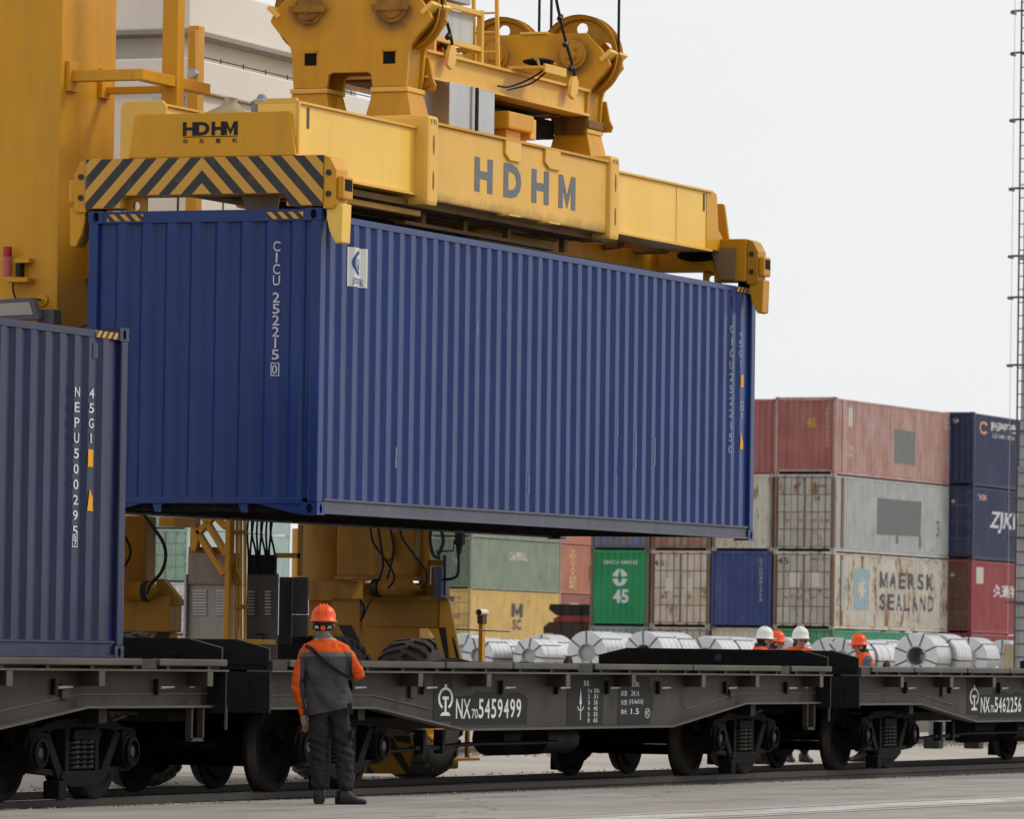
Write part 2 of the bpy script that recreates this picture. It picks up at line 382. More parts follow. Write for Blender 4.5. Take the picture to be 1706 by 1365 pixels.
for Y in (33.7, 35.135): rail(Y, 25, 220, False)
TIE = paint('sleeper concrete', (.20, .19, .175), .85, .2, .5)
g = MB(); g.box(0, .24, 0, 2.5, -.17, -.02); tm = g.mesh('sleeper', TIE, .01)
for i in range(70):
    o = link('sleeper', tm); o.location = (38+i*.62, YR+.7175-1.25, -.035+zt(38+i*.62)-.02); o['kind'] = 'structure'
# loose gravel along the track (nobody could count it)
GRAV = paint('gravel stone', (.20, .178, .152), .9, .35, .3)
g = MB()
def stone(x, y, z, r):
    k = random.random()*6.28; vs = []
    for i in range(5): vs.append((x+r*math.cos(k+i*1.2566)*random.uniform(.7, 1.2), y+r*math.sin(k+i*1.2566)*random.uniform(.7, 1.2), z))
    vs.append((x, y, z+r*random.uniform(.6, 1.1)))
    g.add(vs, [(i, (i+1) % 5, 5) for i in range(5)])
for i in range(15000):
    x = random.uniform(40, 105); y = random.choice((random.gauss(22.32, .12), random.uniform(22.2, 22.9), random.uniform(23.1, 24.4), random.gauss(25.2, .5), random.uniform(24.5, 27)))
    if abs(y-YR) < .06 or abs(y-YR-1.435) < .06: continue
    stone(x, y, -.035 if y > 22.2 else .0, random.choice((.006, .009, .012, .018, .024)))
for i in range(5000): stone(random.uniform(70, 150), random.choice((random.gauss(33.0, .5), random.gauss(34.4, .5))), -.035, random.uniform(.02, .05))
o = link('gravel', g.mesh('gravel', GRAV)); o['kind'] = 'stuff'; o['label'] = 'loose grey gravel lying along the rails'; o['category'] = 'gravel'
# raised loading platform that carries the coils (hidden by the wagons)
p1 = ond(700, 1114, 150); p2 = ond(1760, 1114, 150)
PLZ = 1.12
g = MB(); g.box(125, 195, 38, 84, -.05, PLZ); struct('loading_platform', g.mesh('loading_platform', APRON, .03))

# ------------------------------------------------------------------ shipping containers
PITCH, DEP = .2795, .036
def side_prof(u, L, a0=.19):
    # depth of the side sheet at distance u from the end (0 = outermost)
    t = (u-a0) % PITCH
    if u < a0 or u > L-a0-.02: return DEP
    if t < .07: return DEP*(1-t/.07) if False else side_wave(t)
    return side_wave(t)
def side_wave(t):
    if t < .0585: return DEP*(1-t/.0585)
    if t < .1625: return 0.
    if t < .221: return DEP*(t-.1625)/.0585
    return DEP
def side_breaks(L, a0=.19):
    out = [a0]; k = 0
    while True:
        b = a0+k*PITCH
        if b+PITCH > L-a0-.02: break
        out += [b+.0585, b+.1625, b+.221, b+PITCH]; k += 1
    return [0.12]+out+[L-.12], k
EP = .2605
def end_wave(t):
    if t < .045: return .045*(1-t/.045)
    if t < .130: return 0.
    if t < .175: return .045*(t-.130)/.045
    return .045
def end_breaks(a0=.17):
    out = [a0]; k = 0
    while a0+(k+1)*EP < 2.438-.15:
        b = a0+k*EP; out += [b+.045, b+.130, b+.175, b+EP]; k += 1
    return [.10]+out+[2.438-.10]
_cm = {}
def cmesh(key, fn):
    if key not in _cm: _cm[key] = fn()
    return _cm[key]
def sheet_side(L, H, y, sgn):
    bk, k = side_breaks(L); g = MB(); vs = []
    for u in bk:
        d = side_prof(min(u+1e-6, L), L) if .19 <= u <= bk[-2]-1e-6 else DEP
        for k in range(9):     # rolled sheet is never quite flat
            t = k/8; wv = .0045*mnoise.noise(Vector((u*1.3, t*3.1, L)))*math.sin(math.pi*t)**.5 if 0 < k < 8 else 0
            vs.append((u+2.2*wv, y+sgn*(.012+d+wv), .155+(H-.255)*t))
    g.add(vs, [(9*i+k, 9*i+9+k, 9*i+10+k, 9*i+1+k) for i in range(len(bk)-1) for k in range(8)]); return g
def side_y(u, L):
    bk, k = side_breaks(L); last = bk[-2]
    return .012+(side_prof(u, L) if .19 <= u < last else DEP)
def end_x(v):
    b = end_breaks(); 
    return .012+(end_wave((v-.17) % EP) if .17 <= v < b[-2] else .045)
def sheet_end(H, x, sgn):
    b = end_breaks(); g = MB(); vs = []
    for v in b:
        d = end_x(v+1e-6) if v < b[-2]-1e-6 else .057
        vs += [(x+sgn*d, v, .155), (x+sgn*d, v, H-.12)]
    g.add(vs, [(2*i, 2*i+2, 2*i+3, 2*i+1) for i in range(len(b)-1)]); return g
def oval(cy, cz, rx, rz, n=16): return [(cy+rx*math.cos(2*math.pi*i/n), cz+rz*math.sin(2*math.pi*i/n)) for i in range(n)]
def casting(hx, hy, hz, sx, sy):
    # box at origin corner growing +x +y +z, holes in the faces at x=0 (if sx) and y=0
    g = MB(); X, Y, Z = hx, hy, hz
    def holed(P, w, h, rw, rh):
        n = 16; rect = []
        for i in range(n):
            t = 2*math.pi*i/n; c, s = math.cos(t), math.sin(t); k = 1/max(abs(c), abs(s))
            rect.append((w/2+c*k*w/2, h/2+s*k*h/2))
        ov = oval(w/2, h/2, rw, rh, n)
        vs = [P(a, b, 0) for a, b in rect]+[P(a, b, 0) for a, b in ov]+[P(a, b, .03) for a, b in ov]
        fs = [(i, (i+1) % n, n+(i+1) % n, n+i) for i in range(n)]+[(n+i, n+(i+1) % n, 2*n+(i+1) % n, 2*n+i) for i in range(n)]
        g.add(vs, fs)
    holed(lambda a, b, d: (d, a, b), Y, Z, .032, .046)
    holed(lambda a, b, d: (a, d, b), X, Z, .032, .046)
    g.add([(0,0,0),(X,0,0),(X,Y,0),(0,Y,0),(0,0,Z),(X,0,Z),(X,Y,Z),(0,Y,Z)], [(3,2,1,0),(4,5,6,7),(1,2,6,5),(2,3,7,6)])
    # dark inside
    return g
def casting_void(hx, hy, hz):
    g = MB(); g.box(.029, hx-.01, .029, hy-.01, .01, hz-.01); return g
def container(label, L, H, loc, mat, near='end', rot=(0, 0, 0), detail=True, cast=None, group=None, under=True, name='shipping_container', endmat=None, postm=None, railm=None):
    W = 2.438; r = root(name, label, 'container', loc, rot, group)
    cast = cast or mat; postm = postm or mat
    def P(nm, key, fn, mt, lc=(0, 0, 0), par=None, bev=0):
        me = cmesh((nm, key), lambda: fn().mesh(nm, mt, bev))
        o = link(nm, me, par or r); o.location = lc
        if me.materials[0] != mt: o.material_slots[0].link = 'OBJECT'; o.material_slots[0].material = mt
        return o
    # castings
    for (x, sx) in ((0, 0), (L-.178, 1)):
        for y, sy in ((0, 0), (W-.162, 1)):
            for z in (0, H-.118):
                o = P('corner_casting', 0, lambda: casting(.178, .162, .118, 1, 1), cast, (x, y, z))
                if detail and y == 0: P('aperture', 0, lambda: casting_void(.178, .162, .118), DARK, (0, 0, 0), o)
                if sx: o.scale.x = -1; o.location.x = x+.178
                if sy: o.scale.y = -1; o.location.y = y+.162
    for x in (.004, L-.134):
        for y in (.004, W-.104): P('corner_post', H, lambda: MB().box(0, .13, 0, .10, .118, H-.118), postm, (x, y, 0), None, .012)
    rl = railm or mat
    for y in (.006, W-.066):
        P('top_rail', L, lambda: MB().box(.178, L-.178, 0, .06, 0, .065), mat, (0, y, H-.112), None, .006)
        P('bottom_rail', (L, 1), lambda: MB().prism([(0, 0), (.05, 0), (.05, .145), (0, .145), (0, .125), (.018, .118), (.018, .03), (0, .02)] if y < 1 else [(0,0),(.05,0),(.05,.145),(0,.145)], 'x', .178, L-.178), rl, (0, y, .014))
    for x in (.006, L-.066):
        if x > 1 or near != 'end':
            P('end_header', 0, lambda: MB().box(0, .06, .162, W-.162, 0, .10), mat, (x, 0, H-.112), None, .006)
        else:
            P('end_header', 1, lambda: MB().box(0, .06, .162, W-.162, 0, .115), mat, (x, 0, H-.122), None, .006)
        P('end_sill', 0, lambda: MB().box(0, .07, .162, W-.162, .0, .06), mat, (x, 0, .10), None, .006)
    P('side_panel', (L, H, 0), lambda: sheet_side(L, H, 0, 1), mat)
    P('side_panel', (L, H, 1), lambda: sheet_side(L, H, W, -1), mat)
    P('end_panel', (H, L), lambda: sheet_end(H, L, -1), mat)
    P('roof_panel', L, lambda: MB().box(.06, L-.06, .03, W-.03, 0, .012), mat, (0, 0, H-.062))
    em = endmat or mat
    if near == 'end':
        P('end_panel', (H, 0), lambda: sheet_end(H, 0, 1), em)
    else:
        for i, y0 in enumerate((.125, 1.226)):
            def leaf():
                return MB().box(.045, .065, 0, 1.085, .17, H-.125)
            d = P('door', H, leaf, paint('door seam rust', (.22, .17, .13), .7, .2, .4, rust=.4), (0, y0, 0))
            hs = (H-.295)/4
            for k in range(4):
                for a in (.04, .555): P('door_panel', H, lambda: MB().box(.018, .044, 0, .485, .018, hs-.018), em, (0, a, .17+k*hs), d, .012)
            for a in (.26, .80):
                q = P('lock_rod', H, lambda: MB().cyl((-.002, 0, .12), (-.002, 0, H-.08), .017, 8).box(-.02, .02, -.05, .05, .10, .15).box(-.02, .02, -.05, .05, H-.12, H-.07).box(-.025, .0, -.20, .02, 1.15, 1.18), postm, (0, a, 0), d)
            for z in (.35, 1.0, 1.7, H-.45):
                P('hinge', 0, lambda: MB().cyl((.01, 0, 0), (.01, 0, .10), .022, 8), postm, (0, 0.01 if i == 0 else 1.075, z), d)
    if under:
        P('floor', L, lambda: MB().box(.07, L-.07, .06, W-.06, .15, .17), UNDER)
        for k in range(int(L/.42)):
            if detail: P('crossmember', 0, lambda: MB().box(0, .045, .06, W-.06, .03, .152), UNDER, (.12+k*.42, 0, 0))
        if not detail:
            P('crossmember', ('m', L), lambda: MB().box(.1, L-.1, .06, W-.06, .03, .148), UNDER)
    return r
def side_lay(dc, name, mat, r, L):
    bk, _ = side_breaks(L)
    return dc.lay(name, mat, r, lambda u, v: (u, side_y(u, L)-.0075, v), bk)
def end_lay(dc, name, mat, r):
    # u measured from the far (left) edge as seen: u=0 at y=W
    return dc.lay(name, mat, r, lambda u, v: (end_x(2.438-u)-.0035, 2.438-u, v), [2.438-b for b in end_breaks()])

# --- the hung container
HO = Vector((50.825, 22.522, 2.652)); HROT = (0.00056, -.0056, 0)
LC, HCN = 12.192, 2.896
hung = container('long blue corrugated container hanging from the yellow spreader', LC, HCN, HO, BLUE, 'end', HROT, railm=paint('dusty blue rail', (.085, .092, .125), .5, .15, .5, dcol=(.16, .15, .14), rust=.05))
dc = Decal(); dc.vert('CICU', 1.945, 2.000, 2.585, .095, .013, .006).vert('252215', 1.945, 2.000, 2.10, .095, .013, .006); end_lay(dc, 'lettering', L_WHITE, hung)
dc = Decal(); dc.frame(1.935, 2.005, 1.31, 1.435, .008).text('0', 1.950, 1.990, 1.33, 1.415, .006); end_lay(dc, 'lettering', L_WHITE, hung)
HAZ = stripe_mat('hazard sticker stripes', .11, 0, 'sy', -1.0)
for a, b in ((.20, .58), (1.87, 2.25)):
    dc = Decal(); dc.rect(a, b, HCN-.10, HCN-.035); dc.lay('hazard_sticker', HAZ, hung, lambda u, v: (.002, 2.438-u, v))
HAZX = stripe_mat('hazard sticker stripes along', .11, 0, 'x', -1.0)
dc = Decal(); dc.rect(LC-.66, LC-.18, HCN-.108, HCN-.05); dc.lay('hazard_sticker', HAZX, hung, lambda u, v: (u, .003, v))
g = MB()
for a, b in ((.162, .62), (2.276, 1.82)): part('gusset', MB().prism([(a, .0), (a+(b-a)*.25, .02), (b, .10), (a, .10)] if b > a else [(a, .0), (a, .10), (b, .10), (a+(b-a)*.25, .02)], 'x', .02, .05), BLUE, hung)
for a in (.72, 1.92-.3): part('gusset', MB().prism([(a, .10), (a+.10, .10), (a+.075, .02), (a+.025, .02)], 'x', .02, .05), BLUE, hung)
# logo sheet on the side
L_BLUE = lettering('logo blue', (.03, .09, .26), .2); L_PAPER = lettering('logo sheet cream', (.60, .60, .56), .15)
dc = Decal(); dc.rect(.72, 1.12, 2.20, 2.575); side_lay(dc, 'logo_sheet', L_PAPER, hung, LC)
dc = Decal(); dc.arc(1.00, 2.43, .10, .13, 1.65, 4.65, 20, 1.7).arc(.99, 2.43, .075, .082, 2.6, 4.4, 20, 1.7).frame(.90, .99, 2.38, 2.46, .015).rect(.94, .96, 2.38, 2.46)
dc.text('海运', .78, 1.06, 2.215, 2.285, .01)
bk, _ = side_breaks(LC); dc.lay('lettering', L_BLUE, hung, lambda u, v: (u, side_y(u, LC)-.0110, v), bk)
dc = Decal(); dc.vert('CICU2522150', LC-.80, LC-.745, 2.40, .085, .050, .0); side_lay(dc, 'lettering', L_FAINT, hung, LC)
dc = Decal(); dc.vert('45G1', LC-.51, LC-.46, 2.36, .08, .03, .0).frame(LC-.485, LC-.385, 1.46, 1.56, .010).text('25', LC-.465, LC-.405, 1.49, 1.53).text('a', LC-.465, LC-.405, 1.38, 1.43)
side_lay(dc, 'lettering', L_FAINT, hung, LC)
dc = Decal(); dc.rect(LC-.48, LC-.39, 1.72, 1.86); side_lay(dc, 'sticker', L_ORANGE, hung, LC)
dc = Decal(); dc.poly([(LC-.485, 1.02), (LC-.33, 1.02), (LC-.46, 1.22)]); side_lay(dc, 'sticker', L_ORANGE, hung, LC)
g = MB().box(LC-.78, LC-.68, .005, .02, HCN-.30, HCN-.16); part('vent_cover', g, BLUE, hung, .008)
dc = Decal()
for u, v, h_ in ((7.86, 1.02, .22), (7.90, .62, .30), (8.42, .70, .42), (8.47, 1.05, .16), (9.0, .75, .30), (5.35, .35, .18), (3.9, 1.9, .12), (1.9, .5, .2)):
    dc.poly([(u, v), (u+.012, v), (u+.016, v+h_), (u+.006, v+h_)])
side_lay(dc, 'scuff', lettering('scuffed paint', (.30, .33, .42), .6), hung, LC)
# --- the container already on the wagon
N1 = ony(206, 1100, 22.50); N0 = Vector((N1.x-LC, 22.50, 1.262+zt(40)))
load = container('dark navy corrugated container standing on the leftmost flat wagon', LC, HCN, N0, NAVY, 'end', (0, -.0022, 0))
dc = Decal(); dc.vert('NEPU500295', LC-1.04, LC-.945, 2.34, .085, .048, .008); side_lay(dc, 'lettering', L_WHITE, load, LC)
dc = Decal(); dc.frame(LC-1.042, LC-.942, .96, 1.075, .008).text('9', LC-1.022, LC-.962, .975, 1.055, .006); side_lay(dc, 'lettering', L_WHITE, load, LC)
dc = Decal(); dc.vert('45G1', LC-.76, LC-.665, 2.34, .085, .045, .008); side_lay(dc, 'lettering', L_WHITE, load, LC)
dc = Decal(); dc.rect(LC-.763, LC-.665, 1.66, 1.81); side_lay(dc, 'sticker', L_ORANGE, load, LC)
dc = Decal(); dc.poly([(LC-.763, 1.28), (LC-.57, 1.28), (LC-.72, 1.47)]); side_lay(dc, 'sticker', L_ORANGE, load, LC)
dc = Decal(); dc.rect(LC-.66, LC-.22, HCN-.108, HCN-.05); dc.lay('hazard_sticker', HAZX, load, lambda u, v: (u, .003, v))
part('vent_cover', MB().box(LC-.70, LC-.60, .005, .02, HCN-.30, HCN-.16), NAVY, load, .008)
# ------------------------------------------------------------------ flat wagons
WW = 2.94
SPRINGM = paint('spring iron', (.011, .010, .009), .6, .2, .4, spec=.15)
WHUB = paint('axle cap iron', (.022, .020, .018), .5, .2, .4)
def outline(ends=.83, mid=.605, a=(0, 2.7, 4.95), L=15.8):
    return [(0, ends), (a[1], ends), (a[2], mid), (L-a[2], mid), (L-a[1]+.1, ends+.02), (L, ends+.02)]
def wheelset(par, x, zc):
    for y, s in ((YR-22.26, -1), (YR-22.26+1.435, 1)):
        r = .42; g = MB()
        g.lathe((x, y, zc), (0, s, 0), [(-.105, .10), (-.10, .34), (-.07, .375), (-.07, .455), (-.045, .455), (-.035, .425), (.062, .415), (.062, .36), (.03, .33), (.01, .14), (.06, .12), (.06, .05)], 40)
        wh = part('wheel', g, WHEEL, par, 0, 35)
        part('tread', MB().lathe((x, y, zc), (0, s, 0), [(-.036, .4275), (.058, .418)], 40), TREAD, wh, 0, 60)
    part('axle', MB().cyl((x, YR-22.26-.32, zc), (x, YR-22.26+1.435+.32, zc), .075, 14), WHEEL, par, 0, 40)
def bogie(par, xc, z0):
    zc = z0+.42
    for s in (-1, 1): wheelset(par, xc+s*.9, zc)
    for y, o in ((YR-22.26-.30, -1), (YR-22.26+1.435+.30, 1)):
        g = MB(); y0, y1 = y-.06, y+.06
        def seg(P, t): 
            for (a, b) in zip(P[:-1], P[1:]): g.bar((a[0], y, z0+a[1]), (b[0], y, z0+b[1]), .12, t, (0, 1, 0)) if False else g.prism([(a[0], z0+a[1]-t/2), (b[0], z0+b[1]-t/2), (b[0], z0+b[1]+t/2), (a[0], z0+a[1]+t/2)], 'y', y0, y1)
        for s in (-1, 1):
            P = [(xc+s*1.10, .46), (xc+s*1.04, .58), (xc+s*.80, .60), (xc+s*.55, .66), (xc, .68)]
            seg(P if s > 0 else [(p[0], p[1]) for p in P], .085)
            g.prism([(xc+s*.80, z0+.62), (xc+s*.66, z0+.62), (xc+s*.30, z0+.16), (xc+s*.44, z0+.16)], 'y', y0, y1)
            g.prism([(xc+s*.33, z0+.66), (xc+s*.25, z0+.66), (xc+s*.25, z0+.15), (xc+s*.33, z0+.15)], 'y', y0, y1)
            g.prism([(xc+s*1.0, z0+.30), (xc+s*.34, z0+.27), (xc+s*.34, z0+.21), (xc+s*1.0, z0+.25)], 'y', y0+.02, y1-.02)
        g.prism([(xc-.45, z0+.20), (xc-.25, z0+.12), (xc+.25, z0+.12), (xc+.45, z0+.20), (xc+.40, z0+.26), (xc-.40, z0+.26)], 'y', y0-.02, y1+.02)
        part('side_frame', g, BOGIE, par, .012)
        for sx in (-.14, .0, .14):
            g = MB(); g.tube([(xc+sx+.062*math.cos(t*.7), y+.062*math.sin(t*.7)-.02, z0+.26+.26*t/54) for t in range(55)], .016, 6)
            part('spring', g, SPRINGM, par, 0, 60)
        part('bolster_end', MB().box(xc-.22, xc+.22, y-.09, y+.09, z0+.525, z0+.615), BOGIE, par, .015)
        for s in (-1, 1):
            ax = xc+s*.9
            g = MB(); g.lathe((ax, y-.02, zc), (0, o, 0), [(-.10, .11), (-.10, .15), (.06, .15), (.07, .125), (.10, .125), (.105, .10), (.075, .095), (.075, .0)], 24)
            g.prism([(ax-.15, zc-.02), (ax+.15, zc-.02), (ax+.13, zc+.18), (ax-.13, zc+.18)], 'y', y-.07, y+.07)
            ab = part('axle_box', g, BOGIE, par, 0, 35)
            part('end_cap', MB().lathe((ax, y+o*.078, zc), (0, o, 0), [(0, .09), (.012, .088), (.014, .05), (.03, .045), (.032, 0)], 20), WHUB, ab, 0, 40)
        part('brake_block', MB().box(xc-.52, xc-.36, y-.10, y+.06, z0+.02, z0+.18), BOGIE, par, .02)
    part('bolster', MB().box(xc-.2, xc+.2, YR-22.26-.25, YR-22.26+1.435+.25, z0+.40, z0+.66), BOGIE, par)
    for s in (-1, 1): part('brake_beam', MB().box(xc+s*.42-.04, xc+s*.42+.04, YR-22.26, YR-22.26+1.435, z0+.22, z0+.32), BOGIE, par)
def wagon(label, X0, bog, number, L=15.8, sign=None):
    z0 = .046
    r = root('flat_wagon', label, 'rail wagon', (X0, 22.26, zt(X0)), (0, -.0022, 0), 'flat wagons standing on the near track')
    D = 1.285; IN = .20           # deck height, inset of the side sill behind the deck edge
    ol = outline(L=L)
    web = [(x, z+.02) for x, z in ol] + [(L, 1.175), (0, 1.175)]
    for y0 in (IN, WW-IN-.014): part('side_sill', MB().prism(web, 'y', y0, y0+.014), WAG, r)
    g = MB()
    for (a, b) in zip(ol[:-1], ol[1:]): g.prism([a, b, (b[0], b[1]+.022), (a[0], a[1]+.022)], 'y', IN-.075, IN+.06)
    part('bottom_flange', g, WAGLT, r)
    g = MB()
    for (a, b) in zip(ol[:-1], ol[1:]): g.prism([a, b, (b[0], b[1]+.022), (a[0], a[1]+.022)], 'y', WW-IN-.06, WW-IN+.075)
    part('bottom_flange', g, WAGLT, r)
    # weld rib lines at both ends
    for P in ([(0, .955), (2.75, .955), (4.2, .815)], [(L-4.4, .80), (L-2.7, .965), (L, .97)]):
        g = MB()
        for a, b in zip(P[:-1], P[1:]): g.prism([a, b, (b[0], b[1]+.012), (a[0], a[1]+.012)], 'y', IN-.012, IN)
        part('rib', g, WAGLT, r)
    for y0, y1 in ((.0, .25), (WW-.25, WW)): part('top_flange', MB().box(0, L, y0, y1, 1.175, 1.192), WAGLT, r)
    part('deck', MB().box(.03, L-.03, .085, WW-.085, 1.193, 1.245), BLACK, r)
    # hinged edge bars along the deck, short blocks between them
    cuts = [.03, .38, 2.0, 4.11, 5.88, 7.7, 8.13, 11.1, 14.0, 14.32, L-.03]
    for a, b in zip(cuts[:-1], cuts[1:]):
        if b-a < .6: part('edge_block', MB().box(a+.01, b-.01, .01, .08, 1.193, D-.004), WAG, r, .006)
        else:
            q = part('edge_bar', MB().box(a+.02, b-.02, -.008, .075, D-.062, D), WAGLT, r, .012)
            for k in range(int((b-a)/.9)+1): part('hinge', MB().box(a+.2+k*.85, a+.26+k*.85, .012, .07, 1.193, D-.062), WAG, q)
        part('edge_bar', MB().box(a+.02, b-.02, WW-.075, WW+.008, D-.062, D), WAGLT, r, .012)
    # stake brackets, rope hooks, tag holders
    for u in (1.5, 3.45, 5.2, 7.35, 9.25, 11.4, 13.15, 15.35): 
        q = part('stake_bracket', MB().box(u, u+.12, .01, IN, 1.045, 1.174), WAG, r, .006)
        part('bracket_lit_face', MB().box(u+.004, u+.116, .003, .0095, 1.045, 1.172), WAGLT, q)  # lighter outer face: light on that side put into the colour
    for u in (3.95, 6.0, 7.52, 8.97, 10.5, 12.62, 14.65, 2.2):
        q = part('rope_hook', MB().box(u, u+.03, IN-.045, IN, .965, 1.105), BLACK, r, .008)
        part('pin', MB().cyl((u+.03, IN-.05, 1.03), (u+.30, IN-.055, 1.035), .016, 8, .010), STEEL_DULL, q, 0, 60)
    for u in (3.65, 12.78): part('tag_holder', MB().box(u, u+.16, IN-.035, IN-.001, .93, 1.06), WAG, r, .01)
    for x in (0, L-.03): part('end_beam', MB().box(x, x+.03, .02, WW-.02, .80, 1.175), BLACK, r)
    # centre sill and cross beams
    part('centre_sill', MB().prism([(.4, .70), (3, .70), (4.8, .60), (L-4.8, .60), (L-3, .70), (L-.4, .70), (L-.4, 1.17), (.4, 1.17)], 'y', WW/2-.24, WW/2+.24), BLACK, r)
    for u in (2.5, 4.9, 7.9, 10.9, L-2.2): part('cross_beam', MB().box(u, u+.16, IN+.02, WW-IN-.02, .72, 1.17), BLACK, r)
    # fold-up end boards across both ends
    for x in (.03, L-.07):
        P = [(.05, D-.06), (WW-.05, D-.06), (WW-.05, D+.10), (WW-.40, D+.185), (.40, D+.185), (.05, D+.10)]
        q = part('end_board', MB().prism(P, 'x', x, x+.04), BLACK, r)
        part('board_edge', MB().tube([(x+.02, .05, D-.05), (x+.02, .048, D+.10), (x+.02, .40, D+.187)], .010, 6), WAGLT, q)
        for yy in (.5, 1.2, 2.0): part('board_hinge', MB().box(x-.03, x+.0, yy, yy+.10, D-.05, D+.06), BLACK, q, .01)
    # step stirrup and grab handle
    g = MB(); zb = ol[-1][1]
    for sx in (0, .24): g.box(L-.48+sx, L-.45+sx, IN-.06, IN+.0, zb-.29, zb)
    g.box(L-.48, L-.21, IN-.06, IN, zb-.30, zb-.27); part('step', g, WAG, r)
    part('grab_handle', MB().tube(catmull([(L-.02, IN+.05, zb+.06), (L+.10, IN-.05, zb+.06), (L+.15, IN-.09, zb+.03), (L+.16, IN-.10, zb-.04), (L+.16, IN-.10, zb-.20)], 5), .014, 8), WAGLT, r, 0, 60)
    part('brake_pipe', MB().tube(catmull([(L-3.1, .5, .72), (L-2.4, .5, .70), (L-1.7, .5, .70), (L-1.2, .45, .78)], 4), .02, 6), WAG, r)
    for b in bog: bogie(r, b-X0, z0)
    # brake gear under the middle
    part('brake_rod', MB().tube([(3.4, .75, .42), (4.6, .75, .40), (6.5, .75, .45), (9, .75, .45)], .022, 6), BLACK, r)
    part('brake_cylinder', MB().cyl((9.0, 1.0, .48), (9.9, 1.0, .48), .16, 14), BLACK, r, 0, 40)
    part('brake_reservoir', MB().cyl((9.9, 1.9, .46), (11.3, 1.9, .46), .19, 14), BLACK, r, 0, 40)
    q = part('brake_lever', MB().box(5.25, 5.33, .70, .80, .36, .60).box(5.75, 5.83, .70, .80, .36, .60).box(5.1, 6.1, .72, .78, .40, .44), BLACK, r)
    part('draw_gear', MB().box(L-.05, L+.46, WW/2-.12, WW/2+.12, .74, .98), BLACK, r)
    part('draw_gear', MB().box(-.46, .03, WW/2-.12, WW/2+.12, .76, .96), BLACK, r)
    # dark stencil field and lettering
    Y = IN-.0035
    def lay(dc, nm, mt, off=0): return dc.lay(nm, mt, r, lambda u, v: (u, Y-off, v))
    FIELD = lettering('stencil field grey', (.016, .015, .0145), .3)
    if number:
        u0 = sign
        dc = Decal(); dc.poly([(u0+.47, .66), (u0+2.44, .66), (u0+2.46, .92), (u0+2.34, .97), (u0+2.1, .985), (u0+1.8, .955), (u0+1.55, .985), (u0+1.1, .99), (u0+.95, .95), (u0+.47, .95)]); lay(dc, 'stencil_field', FIELD)
        dc = Decal(); dc.rect(u0-.02, u0+.465, .70, 1.17); lay(dc, 'stencil_field', FIELD)
        dc = Decal()
        # railway emblem: ring open at the bottom above a rail section
        dc.arc(u0+.28, .925, .085, .112, -1.1, math.pi+1.1, 26, 1.7)
        dc.rect(u0+.25, u0+.31, 1.037, 1.065).rect(u0+.20, u0+.36, .915, .945).rect(u0+.255, u0+.305, .79, .915).poly([(u0+.14, .755), (u0+.42, .755), (u0+.36, .79), (u0+.20, .79)])
        lay(dc, 'emblem', L_WHITE, .002)
        dc = Decal(); dc.text('NX', u0+.55, u0+.93, .725, .92, .012).text('70', u0+.96, u0+1.12, .725, .82, .006)
        w_ = .168
        for i, ch in enumerate(number): dc.text(ch, u0+1.14+i*w_, u0+1.14+i*w_+(w_*.78 if ch != '1' else w_*.4), .725, .92, .014)
        lay(dc, 'lettering', L_WHITE, .002)
        dc = Decal(); dc.rect(u0+3.56, u0+4.60, .64, 1.15); lay(dc, 'stencil_field', FIELD)
        dc = Decal(); dc.poly([(u0+5.04, .64), (u0+6.0, .64), (u0+6.12, .9), (u0+5.95, 1.15), (u0+5.04, 1.15)]); lay(dc, 'stencil_field', FIELD)
        dc = Decal()
        dc.poly([(u0+3.91, .86), (u0+3.97, .86), (u0+3.94, 1.04)]).rect(u0+3.93, u0+3.95, .70, .86).arc(u0+3.94, .84, .04, .05, 3.2, 6.2, 8, 1.8)
        dc.text('集重', u0+4.02, u0+4.18, 1.05, 1.11)
        for i, (a, b) in enumerate((('1m', '30t'), ('2', '31'), ('3', '35'), ('4', '45'), ('5', '55'), ('8', '65'))):
            dc.text(a, u0+4.15, u0+(4.26 if i == 0 else 4.20), .98-i*.062, 1.025-i*.062, .004).text(b, u0+4.32, u0+(4.48 if i == 0 else 4.43), .98-i*.062, 1.025-i*.062, .004)
        for i, (a, b) in enumerate((('载重', '70t'), ('自重', '24.1t'), ('长宽', '(15.4x3.0)'), ('换长', '1.5'))):
            z = 1.045-i*.098
            dc.text(a, u0+5.12, u0+5.30, z, z+.055)
            dc.text(b, u0+(5.42 if i != 2 else 5.36), u0+(5.66 if i != 2 else 5.78), z, z+.06, .004)
        dc.arc(u0+5.92, .76, .045, .052, 0, 6.2832, 20, 1.5).text('MC', u0+5.87, u0+5.97, .735, .785)
        lay(dc, 'lettering', L_WHITE, .002)
    dc = Decal(); dc.text('2', L-.43, L-.31, 1.03, 1.095, .006); lay(dc, 'lettering', L_WHITE, .002)
    dc = Decal(); dc.frame(.30, .55, 1.0, 1.07, .008).poly([(.37, 1.02), (.48, 1.02), (.425, 1.055)]); lay(dc, 'lettering', L_DK, .002)
    # round mark on the far end board
    dc = Decal(); dc.arc(1.55, D+.085, .034, .040, 0, 6.2832, 20, 1.0).text('共', 1.525, 1.575, D+.06, D+.11, .01)
    dc.lay('lettering', L_GREY, r, lambda u, v: (L-.0745, WW-u, v))
    return r
W1 = wagon('grey black flat wagon carrying the navy container', 32.55, (34.8, 46.17), None)
W2 = wagon('grey black empty flat wagon lettered 5459499 behind the standing worker', 49.28, (51.78, 63.12), '5459499', 15.8, 4.32)
W3 = wagon('grey black flat wagon at right edge lettered 5462256', 66.10, (68.3, 79.7), '5462256', 15.8, 4.76)
